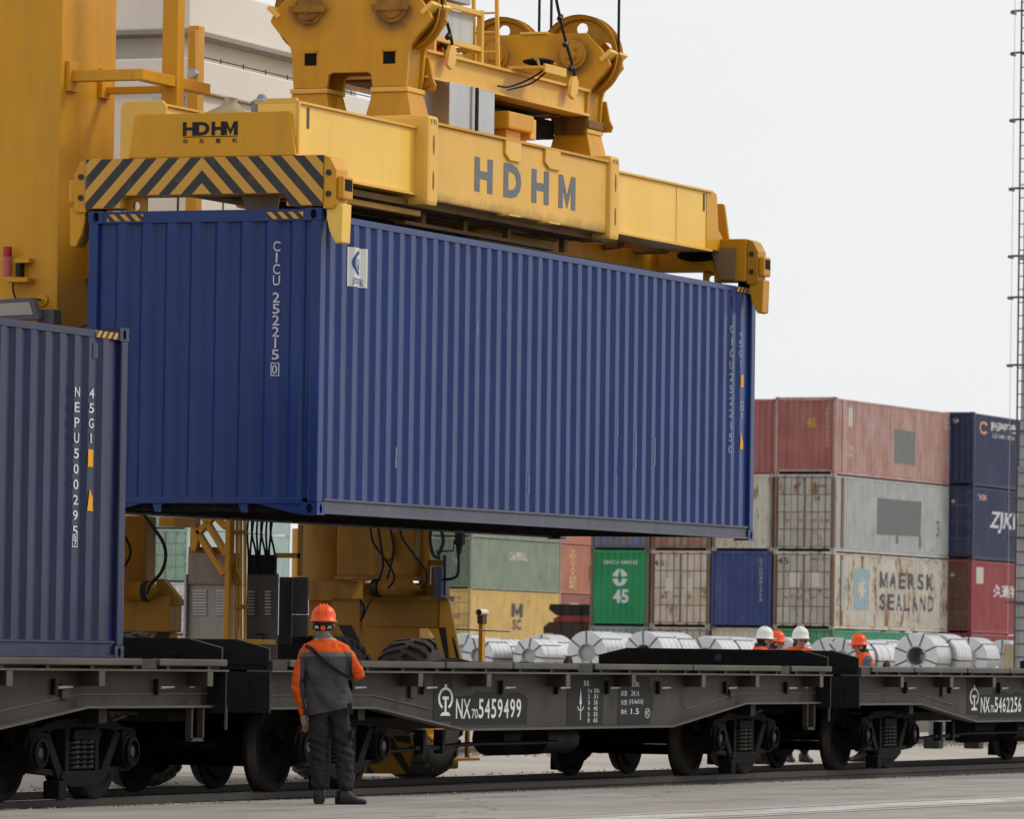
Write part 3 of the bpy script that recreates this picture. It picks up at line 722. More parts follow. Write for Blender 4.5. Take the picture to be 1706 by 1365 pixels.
# black spilled heaps on the middle wagon's deck
HEAP = paint('black spilled dust', (.010, .009, .009), .9, .3, .2)
def heap(px0, px1, hgt, yy):
    g = MB(); x0 = ony(px0, 1100, 22.26+yy).x; x1 = ony(px1, 1100, 22.26+yy).x; N = 24
    z = 1.248+zt((x0+x1)/2)
    vs = []; 
    for j in range(7):
        for i in range(N+1):
            t = i/N; e = math.sin(math.pi*t)**.7*math.sin(math.pi*j/6)
            vs.append((x0+(x1-x0)*t, 22.26+yy+(j-3)*.09, z+hgt*e*random.uniform(.7, 1.15)))
    g.add(vs, [(j*(N+1)+i, j*(N+1)+i+1, (j+1)*(N+1)+i+1, (j+1)*(N+1)+i) for j in range(6) for i in range(N)])
    o = link('spilled_dust', g.mesh('spilled_dust', HEAP)); o['kind'] = 'stuff'; o['label'] = 'black dust spilled on the wagon deck'; o['category'] = 'dust'
heap(728, 782, .075, .35); heap(782, 800, .035, .3); heap(805, 835, .03, .3); heap(860, 885, .045, .3)
DUSTY = paint('rusty lashing block', (.03, .022, .018), .8, .3, .3, rust=.2)
for nm, px, lb in (('lashing_block', 948, 'small dark lashing lump on the deck left of the black end board'), ('lashing_block', 1478, 'small dark lashing lump on deck right of orange helmeted worker')):
    p = ony(px, 1100, 22.4); zz = 1.25+zt(p.x)
    g = MB(); g.prism([(p.x-.10, zz), (p.x+.10, zz), (p.x+.07, zz+.07), (p.x+.02, zz+.12), (p.x-.05, zz+.08)], 'y', 22.38, 22.44)
    tag(link(nm, g.mesh(nm, DUSTY, .02)), lb, 'lashing')

# ------------------------------------------------------------------ spreader (local frame of the hung container)
CHEV = stripe_mat('chevron hazard stripes', .235, 1.235, 'y', .95)
spr = root('container_spreader', 'yellow telescopic container spreader gripping the hung blue container', 'spreader', HO, HROT)
T = HCN
XB = 12.06
for x0, x1, mt in ((-.01, .30, YEL), (XB-.30, XB+.01, YEL_OLD)):
    P = [(-.02, T+.02), (.36, T+.02), (.36, T+.11), (.40, T+.14), (2.04, T+.14), (2.08, T+.11), (2.08, T+.02), (2.46, T+.02), (2.46, T+.50), (-.02, T+.50)]
    q = part('end_beam', MB().prism(P, 'x', x0, x1), mt, spr, .012)
    if x0 < 1:
        Q = [(-.02, T+.025), (.35, T+.025), (.35, T+.115), (.40, T+.145), (2.04, T+.145), (2.09, T+.115), (2.09, T+.025), (2.46, T+.025), (2.46, T+.495), (-.02, T+.495)]
        part('hazard_face', MB().prism(Q, 'x', x0-.016, x0-.004), CHEV, q)
# trapezoid plates above the end beams
for x0, x1, mt, s in ((.0, .05, YEL, 1), (XB-.05, XB, YEL_OLD, -1)):
    P = [(.28, T+.503), (2.02, T+.503), (1.96, T+.90), (1.93, T+.92), (.36, T+.92), (.34, T+.90)]
    part('end_plate', MB().prism(P, 'x', x0, x1), mt, spr, .006)
# telescopic beams (two), each with flanges
for y0 in (.30, 1.68):
    for x0, x1 in ((.05, 3.0), (8.1, XB-.6)):
        q = part('telescopic_beam', MB().box(x0, x1, y0, y0+.40, T+.36, T+1.00), YEL_LT, spr, .01)
        part('flange', MB().box(x0, x1, y0-.03, y0+.43, T+1.00, T+1.022), YEL_MID, q)
        part('flange', MB().box(x0, x1, y0-.03, y0+.43, T+.338, T+.36), YEL_MID, q)
    part('beam_end_plate', MB().prism([(y0-.04, T+.50), (y0+.44, T+.50), (y0+.44, T+1.0), (y0+.40, T+1.05), (y0, T+1.05), (y0-.04, T+1.0)], 'x', .012, .05) if y0 > 1 else MB().prism([(y0-.03, T+.52), (y0+.12, T+.52), (y0+.36, T+1.0), (y0+.30, T+1.05), (y0, T+1.05), (y0-.03, T+1.0)], 'x', .052, .09), YEL_MID, spr, .005)
    part('beam_foot', MB().prism([(XB-.75, T+.36), (XB-.20, T+.36), (XB-.22, T+.52), (XB-.35, T+.60), (XB-.42, T+1.0), (XB-.6, T+1.03), (XB-.75, T+1.03)], 'y', y0-.01, y0+.41), YEL, spr, .01)
part('weld_seam', MB().box(10.35, 10.365, .294, .30, T+.36, T+1.0), YEL_MID, spr)
for xx in (.30, XB-.85): part('scale_mark', MB().box(xx, xx+.05, .293, .2995, T+.78, T+.98), L_DK, spr)
# centre box
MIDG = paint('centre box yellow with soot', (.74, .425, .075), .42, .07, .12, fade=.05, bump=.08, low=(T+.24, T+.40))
for y0, y1 in ((.20, .74), (1.66, 2.2)):
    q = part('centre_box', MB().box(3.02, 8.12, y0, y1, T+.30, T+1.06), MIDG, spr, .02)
    part('flange', MB().box(3.02, 8.12, y0-.03, y1+.03, T+1.06, T+1.085), YEL, q)
    for xx in (2.92, 7.95):
        c_ = part('collar', MB().box(xx, xx+.28, y0-.05, y1+.05, T+.24, T+1.14), YEL_MID, spr, .045)
        if y0 < 1:
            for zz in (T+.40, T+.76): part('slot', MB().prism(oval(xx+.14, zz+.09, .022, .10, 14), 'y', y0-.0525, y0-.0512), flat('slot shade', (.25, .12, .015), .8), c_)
for xx in (5.02, 6.12):
    part('lug_plate', MB().prism([(xx, T+1.07), (xx+.42, T+1.07), (xx+.42, T+.86), (xx+.12, T+.86), (xx, T+.92)], 'y', .172, .198), YEL_MID, spr, .006)
for xx in (5.0, 6.1): part('bottom_lug', MB().box(xx, xx+.32, .12, .26, T+.285, T+.30), YEL_LT, spr)
for ch, a in (('H', 4.25), ('D', 5.03), ('H', 5.80), ('M', 6.56)):
    dc = Decal(); dc.text(ch, a, a+.48, T+.48, T+.83, .045) if ch != 'M' else dc.em(a, a+.48, T+.48, T+.83, .25)
    dc.lay('letter', L_GREY, spr, lambda u, v: (u, .196, v))
for xx in (2.98, 8.01):
    dc = Decal(); dc.text('FR', xx, xx+.16, T+1.05, T+1.10); dc.lay('lettering', L_DK, spr, lambda u, v: (u, .148, v))
dc = Decal(); dc.text('HD', .985, 1.265, T+.705, T+.835, .045, .82).text('H', 1.285, 1.42, T+.705, T+.835, .045).em(1.405, 1.56, T+.705, T+.835, .27).rect(.985, 1.56, T+.690, T+.697)
for i, ch in enumerate('华东重机'): dc.text(ch, .985+i*.172, 1.04+i*.172, T+.63, T+.675, .012)
dc.lay('lettering', L_BLACK, spr, lambda u, v: (-.004, 2.438-u, v))
# things seen under the beams
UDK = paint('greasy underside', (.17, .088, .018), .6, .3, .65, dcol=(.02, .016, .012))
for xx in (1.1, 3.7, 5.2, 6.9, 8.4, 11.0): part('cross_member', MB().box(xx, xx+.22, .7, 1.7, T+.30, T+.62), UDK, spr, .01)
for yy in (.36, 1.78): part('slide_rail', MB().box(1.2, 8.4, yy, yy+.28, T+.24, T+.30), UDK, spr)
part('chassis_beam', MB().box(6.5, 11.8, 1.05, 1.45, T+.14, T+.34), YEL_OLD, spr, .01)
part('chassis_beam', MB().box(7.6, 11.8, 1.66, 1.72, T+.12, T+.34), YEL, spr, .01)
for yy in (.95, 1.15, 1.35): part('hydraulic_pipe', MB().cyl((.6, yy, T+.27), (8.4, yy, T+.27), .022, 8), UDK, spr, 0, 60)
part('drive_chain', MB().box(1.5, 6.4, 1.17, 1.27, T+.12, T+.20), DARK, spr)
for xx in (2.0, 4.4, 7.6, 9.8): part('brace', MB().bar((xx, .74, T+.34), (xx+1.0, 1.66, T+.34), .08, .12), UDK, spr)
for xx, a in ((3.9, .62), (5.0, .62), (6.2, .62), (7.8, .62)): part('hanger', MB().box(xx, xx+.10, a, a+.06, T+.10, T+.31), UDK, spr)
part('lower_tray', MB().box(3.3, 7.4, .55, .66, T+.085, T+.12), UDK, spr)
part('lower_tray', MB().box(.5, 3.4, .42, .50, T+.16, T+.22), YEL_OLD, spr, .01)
# canvas bag, lamp, worn flaps
BAG = paint('dusty canvas', (.42, .33, .20), .9, .2, .4, bump=.6)
g = MB(); g.lathe((.35, 1.12, T+.92), (0, 0, 1), [(0, .15), (.03, .14), (.09, .09), (.14, .055), (.17, .06), (.175, 0)], 14)
for i, v in enumerate(g.v): g.v[i] = (v[0]+random.uniform(-.012, .012), 1.12+(v[1]-1.12)*1.1+(.14 if v[2] < T+.95 and v[1] > 1.12 else 0)*((v[1]-1.12)/.2), v[2]+random.uniform(-.008, .008))
tag(link('canvas_bag', g.mesh('canvas_bag', BAG, 0, 70)), 'dusty tan canvas bag lying on top of the spreader end', 'bag'); bag = bpy.data.objects['canvas_bag']; bag.location = HO; bag.rotation_euler = HROT
GL = paint('grey blue lamp', (.20, .24, .27), .5, .1, .2)
part('warning_lamp', MB().lathe((.30, .77, T+.925), (0, 0, 1), [(0, .10), (.09, .10), (.10, .11), (.12, .105), (.15, .05), (.17, .045), (.19, .025), (.19, 0)], 20), GL, spr, 0, 40)
part('socket', MB().box(.28, .34, .58, .64, T+.90, T+.97), DARK, spr)
RAG = paint('torn rubber flap', (.30, .24, .17), .85, .2, .6)
part('flap', MB().prism([(.62, T-.10+.12), (.95, T+.02), (1.0, T+.15), (.60, T+.15)], 'x', .36, .39), RAG, spr)
part('flap', MB().prism([(.10, T+.04), (.28, T+.04), (.40, T+.40), (.10, T+.40)], 'x', XB-.33, XB-.31), paint('brown rubber flap', (.22, .135, .065), .7, .2, .4), spr)
part('flap', MB().prism([(1.30, T-.02), (1.62, T-.02), (1.72, T+.42), (1.40, T+.48)], 'x', XB-.36, XB-.34), paint('brown rubber flap', (.16, .10, .055), .7, .2, .4), spr)
for yy in (.55, 1.75): part('window', MB().prism(oval(yy, T+.32, .26, .075, 20), 'x', XB-.3025, XB-.3012), DARK, spr)
# lifting eyes under the end beams
def eye(x0, yc, s):
    n = 20; o_ = [(yc-.11, T+.16), (yc+.11, T+.16), (yc+.11, T+.02), (yc+.06, T-.035), (yc-.06, T-.035), (yc-.11, T+.02)]
    g = MB(); ring = oval(yc, T+.05, .042, .042, 12)
    hexa = []
    for i in range(12):
        t = 2*math.pi*i/12; hexa.append((yc+.11*max(-1, min(1, 1.35*math.cos(t))), T+.06+.10*max(-1, min(1, 1.35*math.sin(t)))))
    for x in (x0, x0+.03): g.add([(x, a, b) for a, b in hexa]+[(x, a, b) for a, b in ring], [(i, (i+1) % 12, 12+(i+1) % 12, 12+i) for i in range(12)])
    g.add([(x, a, b) for x in (x0, x0+.03) for a, b in ring], [(i, (i+1) % 12, 12+(i+1) % 12, 12+i) for i in range(12)])
    g.add([(x, a, b) for x in (x0, x0+.03) for a, b in hexa], [(i, (i+1) % 12, 12+(i+1) % 12, 12+i) for i in range(12)])
    part('lifting_eye', g, YEL_OLD, spr)
eye(.10, 1.98, 1); eye(XB-.25, .40, 1); eye(XB-.25, 2.0, 1)
# corner guides with flipper arms
BOLT = flat('dark bolt', (.03, .03, .035), .5)
for x0, sx in ((.02, 1), (XB-.02, -1)):
    for y0, sy in ((-.02, -1), (2.46, 1)):
        mt = YEL if x0 < 1 else YEL_OLD
        P = [(y0, T+.50), (y0+sy*.07, T+.47), (y0+sy*.13, T+.36), (y0+sy*.13, T+.03), (y0+sy*.10, T-.01), (y0, T-.01)]
        xa, xb = sorted((x0-sx*.03, x0+sx*.24))
        q = part('guide_housing', MB().prism(P, 'x', xa, xb), mt, spr, .008)
        for zz in (T+.13, T+.33): part('bolt', MB().cyl((xa-.014, y0+sy*.055, zz), (xa, y0+sy*.055, zz), .028, 12), BOLT, q)
        part('flipper_block', MB().box(xa+.02, xb-.02, *sorted((y0+sy*.13, y0+sy*.20)), T+.08, T+.30), mt, q, .02)
        part('flipper_slot', MB().box(xa+.05, xb-.05, *sorted((y0+sy*.195, y0+sy*.202)), T+.16, T+.27), DARK, q)
        A = [(y0+sy*.02, T+.04), (y0+sy*.19, T+.04), (y0+sy*.18, T-.33), (y0+sy*.12, T-.34), (y0+sy*.055, T-.22), (y0+sy*.025, T-.10)]
        part('flipper_arm', MB().prism(A, 'x', xa+.03, xb-.03), YEL_LT if (x0 < 1 and sy < 0) else mt, spr, .012)
        part('twist_lock', MB().box(*sorted((x0+sx*.03, x0+sx*.14)), *sorted((y0-sy*.04, y0-sy*.14)), T-.03, T+.025), DARK, spr)

# ------------------------------------------------------------------ headblock (hoisting gear locked on the spreader)
hb = root('hoist_headblock', 'yellow hoisting headblock with two sheave blocks on top of the spreader', 'hoist gear', HO, HROT)
YC = 1.22
half = [(.25, 4.37), (.615, 4.37), (.625, 4.46), (.64, 4.72), (.66, 4.79), (.72, 4.87), (.80, 4.95), (.88, 5.05), (.87, 5.09), (.78, 5.22), (.60, 5.40)]
OUT = [(YC+a, b) for a, b in half] + [(YC-a, b) for a, b in half[::-1]]
OUT += [(YC-.23, 4.50), (YC-.19, 4.52), (YC+.19, 4.52), (YC+.23, 4.50)]
CHEEK = paint('greasy cheek yellow', (.60, .285, .010), .42, .10, .20, fade=.03, bump=.08, spec=.3, spots=((YC-.455, 5.17, .14, .36, (.34, .145, .006)), (YC+.455, 5.17, .14, .34, (.36, .15, .006)), (YC-.47, 5.12, .12, .23, (.05, .03, .015)), (YC+.455, 5.14, .11, .20, (.09, .045, .012))), low=(4.28, 4.40))
GREASE = paint('greasy yellow boss', (.30, .14, .02), .5, .2, .7, dcol=(.03, .02, .012))
for bi, x0 in enumerate((3.40, 8.36)):
    xs_ = (x0, x0+.40)
    for k, x in enumerate(xs_):
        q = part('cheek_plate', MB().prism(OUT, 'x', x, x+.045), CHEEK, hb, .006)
        if k == 0:
            for s in (-1, 1):
                yy = YC+s*.455
                part('boss', MB().lathe((x, yy, 5.17), (-1, 0, 0), [(0, .16), (.015, .155), (.018, .12), (.045, .115), (.05, .06), (.065, .05), (.066, 0)], 28), GREASE if bi == 0 else YEL_OLD, q, 0, 40)
                if bi == 1:
                    for t in range(4): part('bolt', MB().cyl((x-.065, yy+.06*math.cos(t*1.57+.8), 5.17+.06*math.sin(t*1.57+.8)), (x-.05, yy+.06*math.cos(t*1.57+.8), 5.17+.06*math.sin(t*1.57+.8)), .018, 8), GREASE, q)
                else:
                    part('boss_bar', MB().box(x-.07, x-.05, yy-.20, yy+.20, 5.13, 5.20), GREASE, q, .01)
            if bi == 0:
                for s in (-1, 1):
                    yy = YC+s*.43
                    part('window', MB().box(x-.004, x+.002, yy-.065, yy+.065, 4.60, 4.72), DARK, q)
                    part('window_frame', MB().box(x-.02, x-.002, yy-.075, yy+.075, 4.722, 4.745), YEL_OLD, q, .004)
    # side webs closing the block
    for s in (-1, 1):
        for (a, b) in zip(half[1:-2], half[2:-1]):
            pass
        P = [(YC+s*(a-.03), b) for a, b in half[1:9]] + [(YC+s*(a-.06), b) for a, b in half[8:0:-1]]
        part('side_web', MB().prism(P, 'x', x0+.046, x0+.398), YEL_OLD, hb)
        part('clamp', MB().bar((x0-.03, YC+s*.84, 5.15), (x0+.47, YC+s*.84, 5.15), .05, .16, (0, s*.75, .66)), YEL_LT, hb, .01)
        part('hinge_lug', MB().prism([(YC+s*.50, 4.36), (YC+s*.72, 4.36), (YC+s*.74, 4.42), (YC+s*.70, 4.50), (YC+s*.66, 4.70), (YC+s*.56, 4.70)], 'x', x0+.47, x0+.51), YEL_OLD, hb, .01)
        part('hinge_pin', MB().cyl((x0+.42, YC+s*.64, 4.42), (x0+.54, YC+s*.64, 4.42), .035, 12), GREASE, hb, 0, 40)
        # sheave
        g = MB(); yy = YC+s*.455; N = 40
        prof = [(.10, .45), (.13, .45), (.15, .405), (.20, .39), (.25, .405), (.27, .45), (.30, .45)]
        g.lathe((x0+.046, yy, 5.17), (1, 0, 0), prof, N)
        # web discs with five round holes
        hol = 5; vsx = .13
        for xw in (x0+.046+.20,):
            vs = []; fs = []
            M = 110
            def inhole(rr, t):
                for h in range(hol):
                    a = h*2*math.pi/hol+.35; 
                    if math.hypot(rr*math.cos(t)-.30*math.cos(a), rr*math.sin(t)-.30*math.sin(a)) < .062: return True
                return False
            rs = [.05+.00625*i for i in range(65)]
            for rr in rs:
                for i in range(M*2): vs.append((xw, yy+rr*math.cos(math.pi*i/M), 5.17+rr*math.sin(math.pi*i/M)))
            for j in range(len(rs)-1):
                for i in range(M*2):
                    if not inhole((rs[j]+rs[j+1])/2, math.pi*(i+.5)/M): fs.append((j*2*M+i, j*2*M+(i+1) % (2*M), (j+1)*2*M+(i+1) % (2*M), (j+1)*2*M+i))
            g.add(vs, fs)
        part('sheave', g, YEL_OLD, hb, 0, 40)
    part('top_cover', MB().box(x0-.02, x0+.46, YC-.16, YC+.16, 5.40, 5.425), YEL_LT, hb, .004)
    # feet standing on the spreader
    for s in (-1, 1):
        yy = YC+s*.44
        g = MB(); b0 = [(-.04, -.27), (.46, -.27), (.46, .27), (-.04, .27)]; t0 = [(.0, -.19), (.42, -.19), (.42, .19), (.0, .19)]
        g.add([(x0+a, yy+b, T+1.09) for a, b in b0]+[(x0+a, yy+b, T+1.42) for a, b in t0], [(3,2,1,0),(4,5,6,7),(0,1,5,4),(1,2,6,5),(2,3,7,6),(3,0,4,7)])
        part('pedestal', g, YEL, hb, .01)
        part('pedestal_cap', MB().box(x0-.02, x0+.44, yy-.205, yy+.205, T+1.42, T+1.47), YEL_MID, hb, .01)
    if bi == 1: part('bearing_block', MB().box(x0-.03, x0+.45, YC-.66, YC-.22, 4.37, 4.46), UDK, hb, .01)
    if bi == 1: part('bearing_block', MB().prism([(YC-.62, 4.30), (YC-.26, 4.30), (YC-.22, 4.50), (YC-.66, 4.50)], 'x', x0-.05, x0-.01), UDK, hb, .01)
# longitudinal beams between the blocks
for yy in (.62, 1.70):
    q = part('tie_beam', MB().box(3.84, 8.36, yy, yy+.12, 4.52, 4.76), YEL_MID, hb, .008)
    part('flange', MB().box(3.84, 8.36, yy-.06, yy+.18, 4.76, 4.785), YEL_MID, q)
    part('flange', MB().box(3.84, 8.36, yy-.06, yy+.18, 4.495, 4.52), YEL_MID, q)
part('platform', MB().box(4.2, 8.3, .80, 1.69, 4.50, 4.53), UDK, hb)
for xx in (4.35, 7.75):
    part('rope_lug', MB().prism([(xx-.12, 4.66), (xx, 4.62), (xx+.10, 4.70), (xx+.12, 4.82), (xx+.06, 4.88), (xx-.02, 4.87), (xx-.08, 4.79)], 'y', .50, .545), YEL_MID, hb, .008)
# equipment frame with grey box
FRX = (4.35, 5.62)
for xx in FRX:
    for yy in (.72, 1.15): part('frame_post', MB().box(xx-.03, xx+.03, yy-.03, yy+.03, 4.785, 5.36), YEL_MID, hb, .005)
for zz in (4.93, 5.30):
    for yy in (.72, 1.15): part('frame_rail', MB().box(4.38, 5.59, yy-.025, yy+.025, zz, zz+.05), YEL_MID, hb, .004)
    for xx in FRX: part('frame_rail', MB().box(xx-.025, xx+.025, .75, 1.12, zz, zz+.05), YEL_MID, hb, .004)
q = part('junction_box', MB().box(4.46, 5.52, .76, 1.10, 4.99, 5.30), paint('pale grey box', (.52, .52, .50), .5, .1, .35, dcol=(.25, .23, .2)), hb, .01)
part('junction_box_upper', MB().box(4.28, 5.3, .70, 1.10, 5.38, 5.56), STEEL_DULL, q, .01)
part('extinguisher', MB().cyl((4.55, .85, 4.80), (4.55, .85, 4.98), .06, 12), paint('red paint', (.45, .03, .02), .4, .1, .2), hb, 0, 40)
part('extinguisher', MB().cyl((5.0, .95, 4.80), (5.0, .95, 4.95), .06, 12), paint('red paint', (.45, .03, .02), .4, .1, .2), hb, 0, 40)
part('hose', MB().tube(catmull([(4.3, .7, 5.6), (4.4, .74, 5.2), (4.7, .8, 5.0), (5.1, .85, 4.9), (5.2, .8, 4.8)], 6), .03, 8), HOSE, hb, 0, 60)
g = MB()
for yy in (.60, .86): g.bar((5.82, yy, 4.78), (5.70, yy, 6.2), .035, .035)
for k in range(7): g.cyl((5.80-.017*k, .60, 4.95+.2*k), (5.80-.017*k, .86, 4.95+.2*k), .012, 6)
part('ladder', g, YEL_MID, hb)
# steel cabinet and motor between the blocks
q = part('steel_cabinet', MB().box(4.30, 5.50, .50, 1.10, T+1.09, T+1.60), STEEL, hb, .01)
part('cabinet_divider', MB().box(4.86, 4.93, .485, .50, T+1.09, T+1.60), STEEL_DULL, q)
part('cabinet_divider', MB().box(4.97, 5.03, .485, .50, T+1.09, T+1.60), DARK, q)
part('motor_base', MB().box(5.95, 6.35, .55, .95, T+1.09, T+1.26), YEL, hb, .01)
q = part('motor', MB().box(5.85, 6.55, .48, 1.0, T+1.26, T+1.44), YEL, hb, .02)
part('motor_cover', MB().box(6.56, 6.72, .52, .95, T+1.20, T+1.42), YEL_MID, q, .02)
part('shaft', MB().cyl((5.70, .74, T+1.34), (5.86, .74, T+1.34), .06, 12), DARK, q, 0, 40)
part('cable', MB().tube(catmull([(5.5, .62, T+1.58), (5.6, .60, T+1.25), (5.66, .62, T+1.13), (5.72, .70, T+1.25), (5.75, .74, T+1.34)], 6), .028, 8), HOSE, hb, 0, 60)
part('cable_tray', MB().box(5.6, 8.3, .95, 1.65, T+1.35, T+1.55), DARK, hb)
# work lamp on an outrigger
part('lamp_bracket', MB().box(6.15, 6.75, .22, .62, 4.80, 4.83).box(6.15, 6.75, .20, .225, 4.76, 4.85), YEL_MID, hb, .004)
part('work_lamp', MB().lathe((6.45, .40, 4.865), (0, 0, 1), [(0, .10), (.02, .16), (.045, .17), (.07, .09), (.08, 0)], 18), DARK, hb, 0, 40)
part('lamp_yoke', MB().tube([(6.22, .30, 4.83), (6.22, .32, 4.90), (6.30, .38, 4.91)], .014, 6).tube([(6.70, .30, 4.83), (6.70, .32, 4.90), (6.62, .38, 4.91)], .014, 6), YEL_OLD, hb)
part('lamp_cable', MB().tube(catmull([(6.4, .3, 4.82), (6.25, .42, 4.70), (6.0, .54, 4.60), (5.7, .55, 4.58)], 6), .011, 6), HOSE, hb)
part('lamp_cable', MB().tube(catmull([(6.5, .3, 4.82), (6.3, .42, 4.66), (5.95, .54, 4.56)], 6), .010, 6), HOSE, hb)

# ropes running up to the trolley (out of the picture)
ROPE = flat('black wire rope', (.012, .012, .013), .5)
def W(l): # local -> world
    return Matrix.Translation(HO) @ Matrix.Rotation(HROT[1], 4, 'Y') @ Vector(l)
def rope(lb, a, b, r=.016, nm='wire_rope'):
    g = MB(); g.tube([a, a.lerp(b, .5), b], r, 8); return tag(link(nm, g.mesh(nm, ROPE, 0, 60)), lb, 'rope', 'hoisting ropes')
pts = [(8.56, YC+.02, 5.43, 'left one of the close pair of hoist ropes between the far sheaves'), (8.56, YC-.12, 5.43, 'right one of the close pair of hoist ropes between the far sheaves'), (8.56, YC-.455-.45, 5.17, 'hoist rope on the outer right rim of the far sheave block')]
for x, y, z, lb in pts: rope(lb, W((x, y, z)), W((x, y, 9.5)))
rope('hoist rope on outer right rim of the near sheave block', W((3.62, YC-.455-.45, 5.17)), W((3.62, YC-.455-.45, 9.5)))
def slack(lb, px, xx, zt_=9.0):
    a = W((xx, .52, 4.86)); 
    g = MB(); g.tube(catmull([a, a+Vector((0, .0, .10)), a+Vector((-.32, .10, .9)), a+Vector((-1.0, .3, 3.2))], 8), .017, 6)
    for k in (.10, .35, .62, .9): 
        p = a+Vector((-.32*k/.9, .1*k/.9, k)); g.cyl(p-Vector((.03, 0, .02)), p+Vector((.03, 0, .02)), .03, 6)
    tag(link('anti_sway_rope', g.mesh('anti_sway_rope', ROPE, 0, 60)), lb, 'rope', 'thin ropes shackled to the headblock beam')
slack('thin knotted rope shackled to the far end of the headblock beam', 985, 7.75)
slack('thin knotted rope shackled to the near end of the headblock beam', 740, 4.35)
# ------------------------------------------------------------------ gantry crane behind the train
cr = root('gantry_crane', 'yellow rubber tyred gantry crane standing behind the wagons', 'crane', (52.8, 26.5, 0))
CO = Vector((52.8, 26.5, 0))
def cpart(nm, g, mt, par=None, bevel=0, smooth=None):
    g.v = [(a-CO.x, b-CO.y, c) for a, b, c in g.v]
    return part(nm, g, mt, par or cr, bevel, smooth)
def bpx(g, x0, y0, x1, y1, X, dx):
    a = onx(x0, y1, X); b = onx(x1, y0, X); return g.box(X, X+dx, min(a.y, b.y), max(a.y, b.y), min(a.z, b.z), max(a.z, b.z))
def ppx(P, X, dx):
    g = MB(); return g.prism([(onx(x, y, X).y, onx(x, y, X).z) for x, y in P], 'x', X, X+dx)
YSH = paint('grimy shaded base yellow', (.31, .145, .010), .5, .2, .55, dcol=(.05, .035, .022), bump=.1)  # grime plus the hung container's shade, both put into this darker yellow
# near column
g = MB(); g.box(52.27, 53.5, 26.0, 26.80, 2.3, 12); cpart('column', g, YEL, None, .02)
for zz in (3.2, 8.9): cpart('column_seam', MB().box(52.262, 53.508, 25.993, 26.807, zz, zz+.03), YEL, None)
# arm bracket and posts
g = MB(); g.box(52.42, 52.54, 25.30, 25.99, 6.98, 7.09).box(52.42, 54.0, 25.18, 25.30, 6.98, 7.09).box(53.2, 53.28, 25.30, 25.99, 6.93, 7.0)
cpart('outrigger_arm', g, YEL, None, .008)
for xx in (52.36, 53.1): cpart('arm_flange', MB().box(xx, xx+.22, 25.955, 25.999, 6.88, 7.18), YEL, None, .006)
p = ony(290, 100, 25.24); cpart('post', MB().box(p.x-.08, p.x+.08, 25.165, 25.335, 6.78, 12), YEL, None, .008)
p = ony(328, 100, 26.6); cpart('post', MB().box(p.x-.08, p.x+.08, 26.55, 26.67, 4.7, ony(328, 43, 26.6).z), YEL, None, .008)
a = ony(316, 50, 26.55); b = ony(316, 122, 26.55)
cpart('link_bar', MB().bar((a.x, 26.5, a.z), (b.x, 26.5, b.z), .07, .09, (1, 0, 0)), YEL, None, .006)
cpart('link_pin', MB().cyl((b.x-.06, 26.5, b.z), (b.x+.02, 26.5, b.z), .05, 10), STEEL_DULL)
cpart('column_lug', MB().box(52.9, 53.3, 25.9, 26.0, 5.05, 5.75), YEL_OLD, None, .01)
# alarm lamp
RED1 = flat('red lamp glass', (.36, .02, .015), .25); RED2 = flat('pale red lamp base', (.48, .12, .10), .4)
p = onx(15, 440, 52.2); q_ = onx(15, 460, 52.2)
L1 = cpart('alarm_lamp', MB().cyl((52.16, p.y, q_.z), (52.16, p.y, q_.z+.19), .05, 16), RED2, None, 0, 40)
cpart('lamp_glass', MB().lathe((52.16, p.y, q_.z+.19), (0, 0, 1), [(0, .047), (.09, .045), (.10, .038), (.102, 0)], 16), RED1, L1, 0, 40)
cpart('lamp_bracket', bpx(MB(), 8, 462, 46, 470, 52.1, .16), YEL, L1, .004); cpart('lamp_bracket', bpx(MB(), 24, 430, 48, 438, 52.16, .10), YEL, L1, .004)
cpart('lamp_clip', bpx(MB(), 26, 438, 33, 460, 52.15, .10), HOSE, L1)
p = onx(22, 468, 52.2); cpart('cable', MB().tube(catmull([(52.2, p.y, p.z), (52.22, p.y+.01, p.z-.08), (52.25, p.y-.01, p.z-.2)], 5), .009, 6), HOSE)
# floodlight
GF = paint('floodlight grey', (.10, .10, .10), .5, .1, .1); GLASS = flat('floodlight glass', (.34, .30, .26), .15)
P = [(-20, 500), (55, 495), (66, 532), (-20, 536)]
fl = cpart('floodlight', ppx(P, 51.95, .09), GF, None, .012)
cpart('lens', ppx([(-18, 507), (48, 503), (55, 524), (-18, 527)], 51.944, .004), GLASS, fl)
cpart('bracket', bpx(MB(), 62, 515, 90, 540, 52.1, .17), GF, fl, .01)
p = onx(70, 500, 52.25); cpart('gland', MB().lathe((52.262, p.y, p.z), (-1, 0, 0), [(0, .065), (.012, .06), (.016, .03), (.03, .02), (.03, 0)], 16), YEL, None, 0, 40)
cpart('cable', MB().tube(catmull([(52.24, p.y, p.z), (52.15, p.y+.06, p.z+.0), (52.06, p.y+.10, p.z-.1)], 5), .010, 6), HOSE)
p = ony(150, 540, 25.95); cpart('cable', MB().tube(catmull([(p.x-.7, 25.95, p.z-.35), (p.x-.3, 25.9, p.z-.05), (p.x+.3, 25.9, p.z+.02)], 6), .014, 6), HOSE)
# sill beam hidden behind the load, carrying house and column
cpart('sill_beam', MB().box(52.0, 65.0, 26.2, 27.3, 3.55, 4.45), YEL, None, .03)
cpart('column_base', MB().box(52.0, 53.8, 25.95, 26.9, 2.05, 2.5), YEL, None, .02)
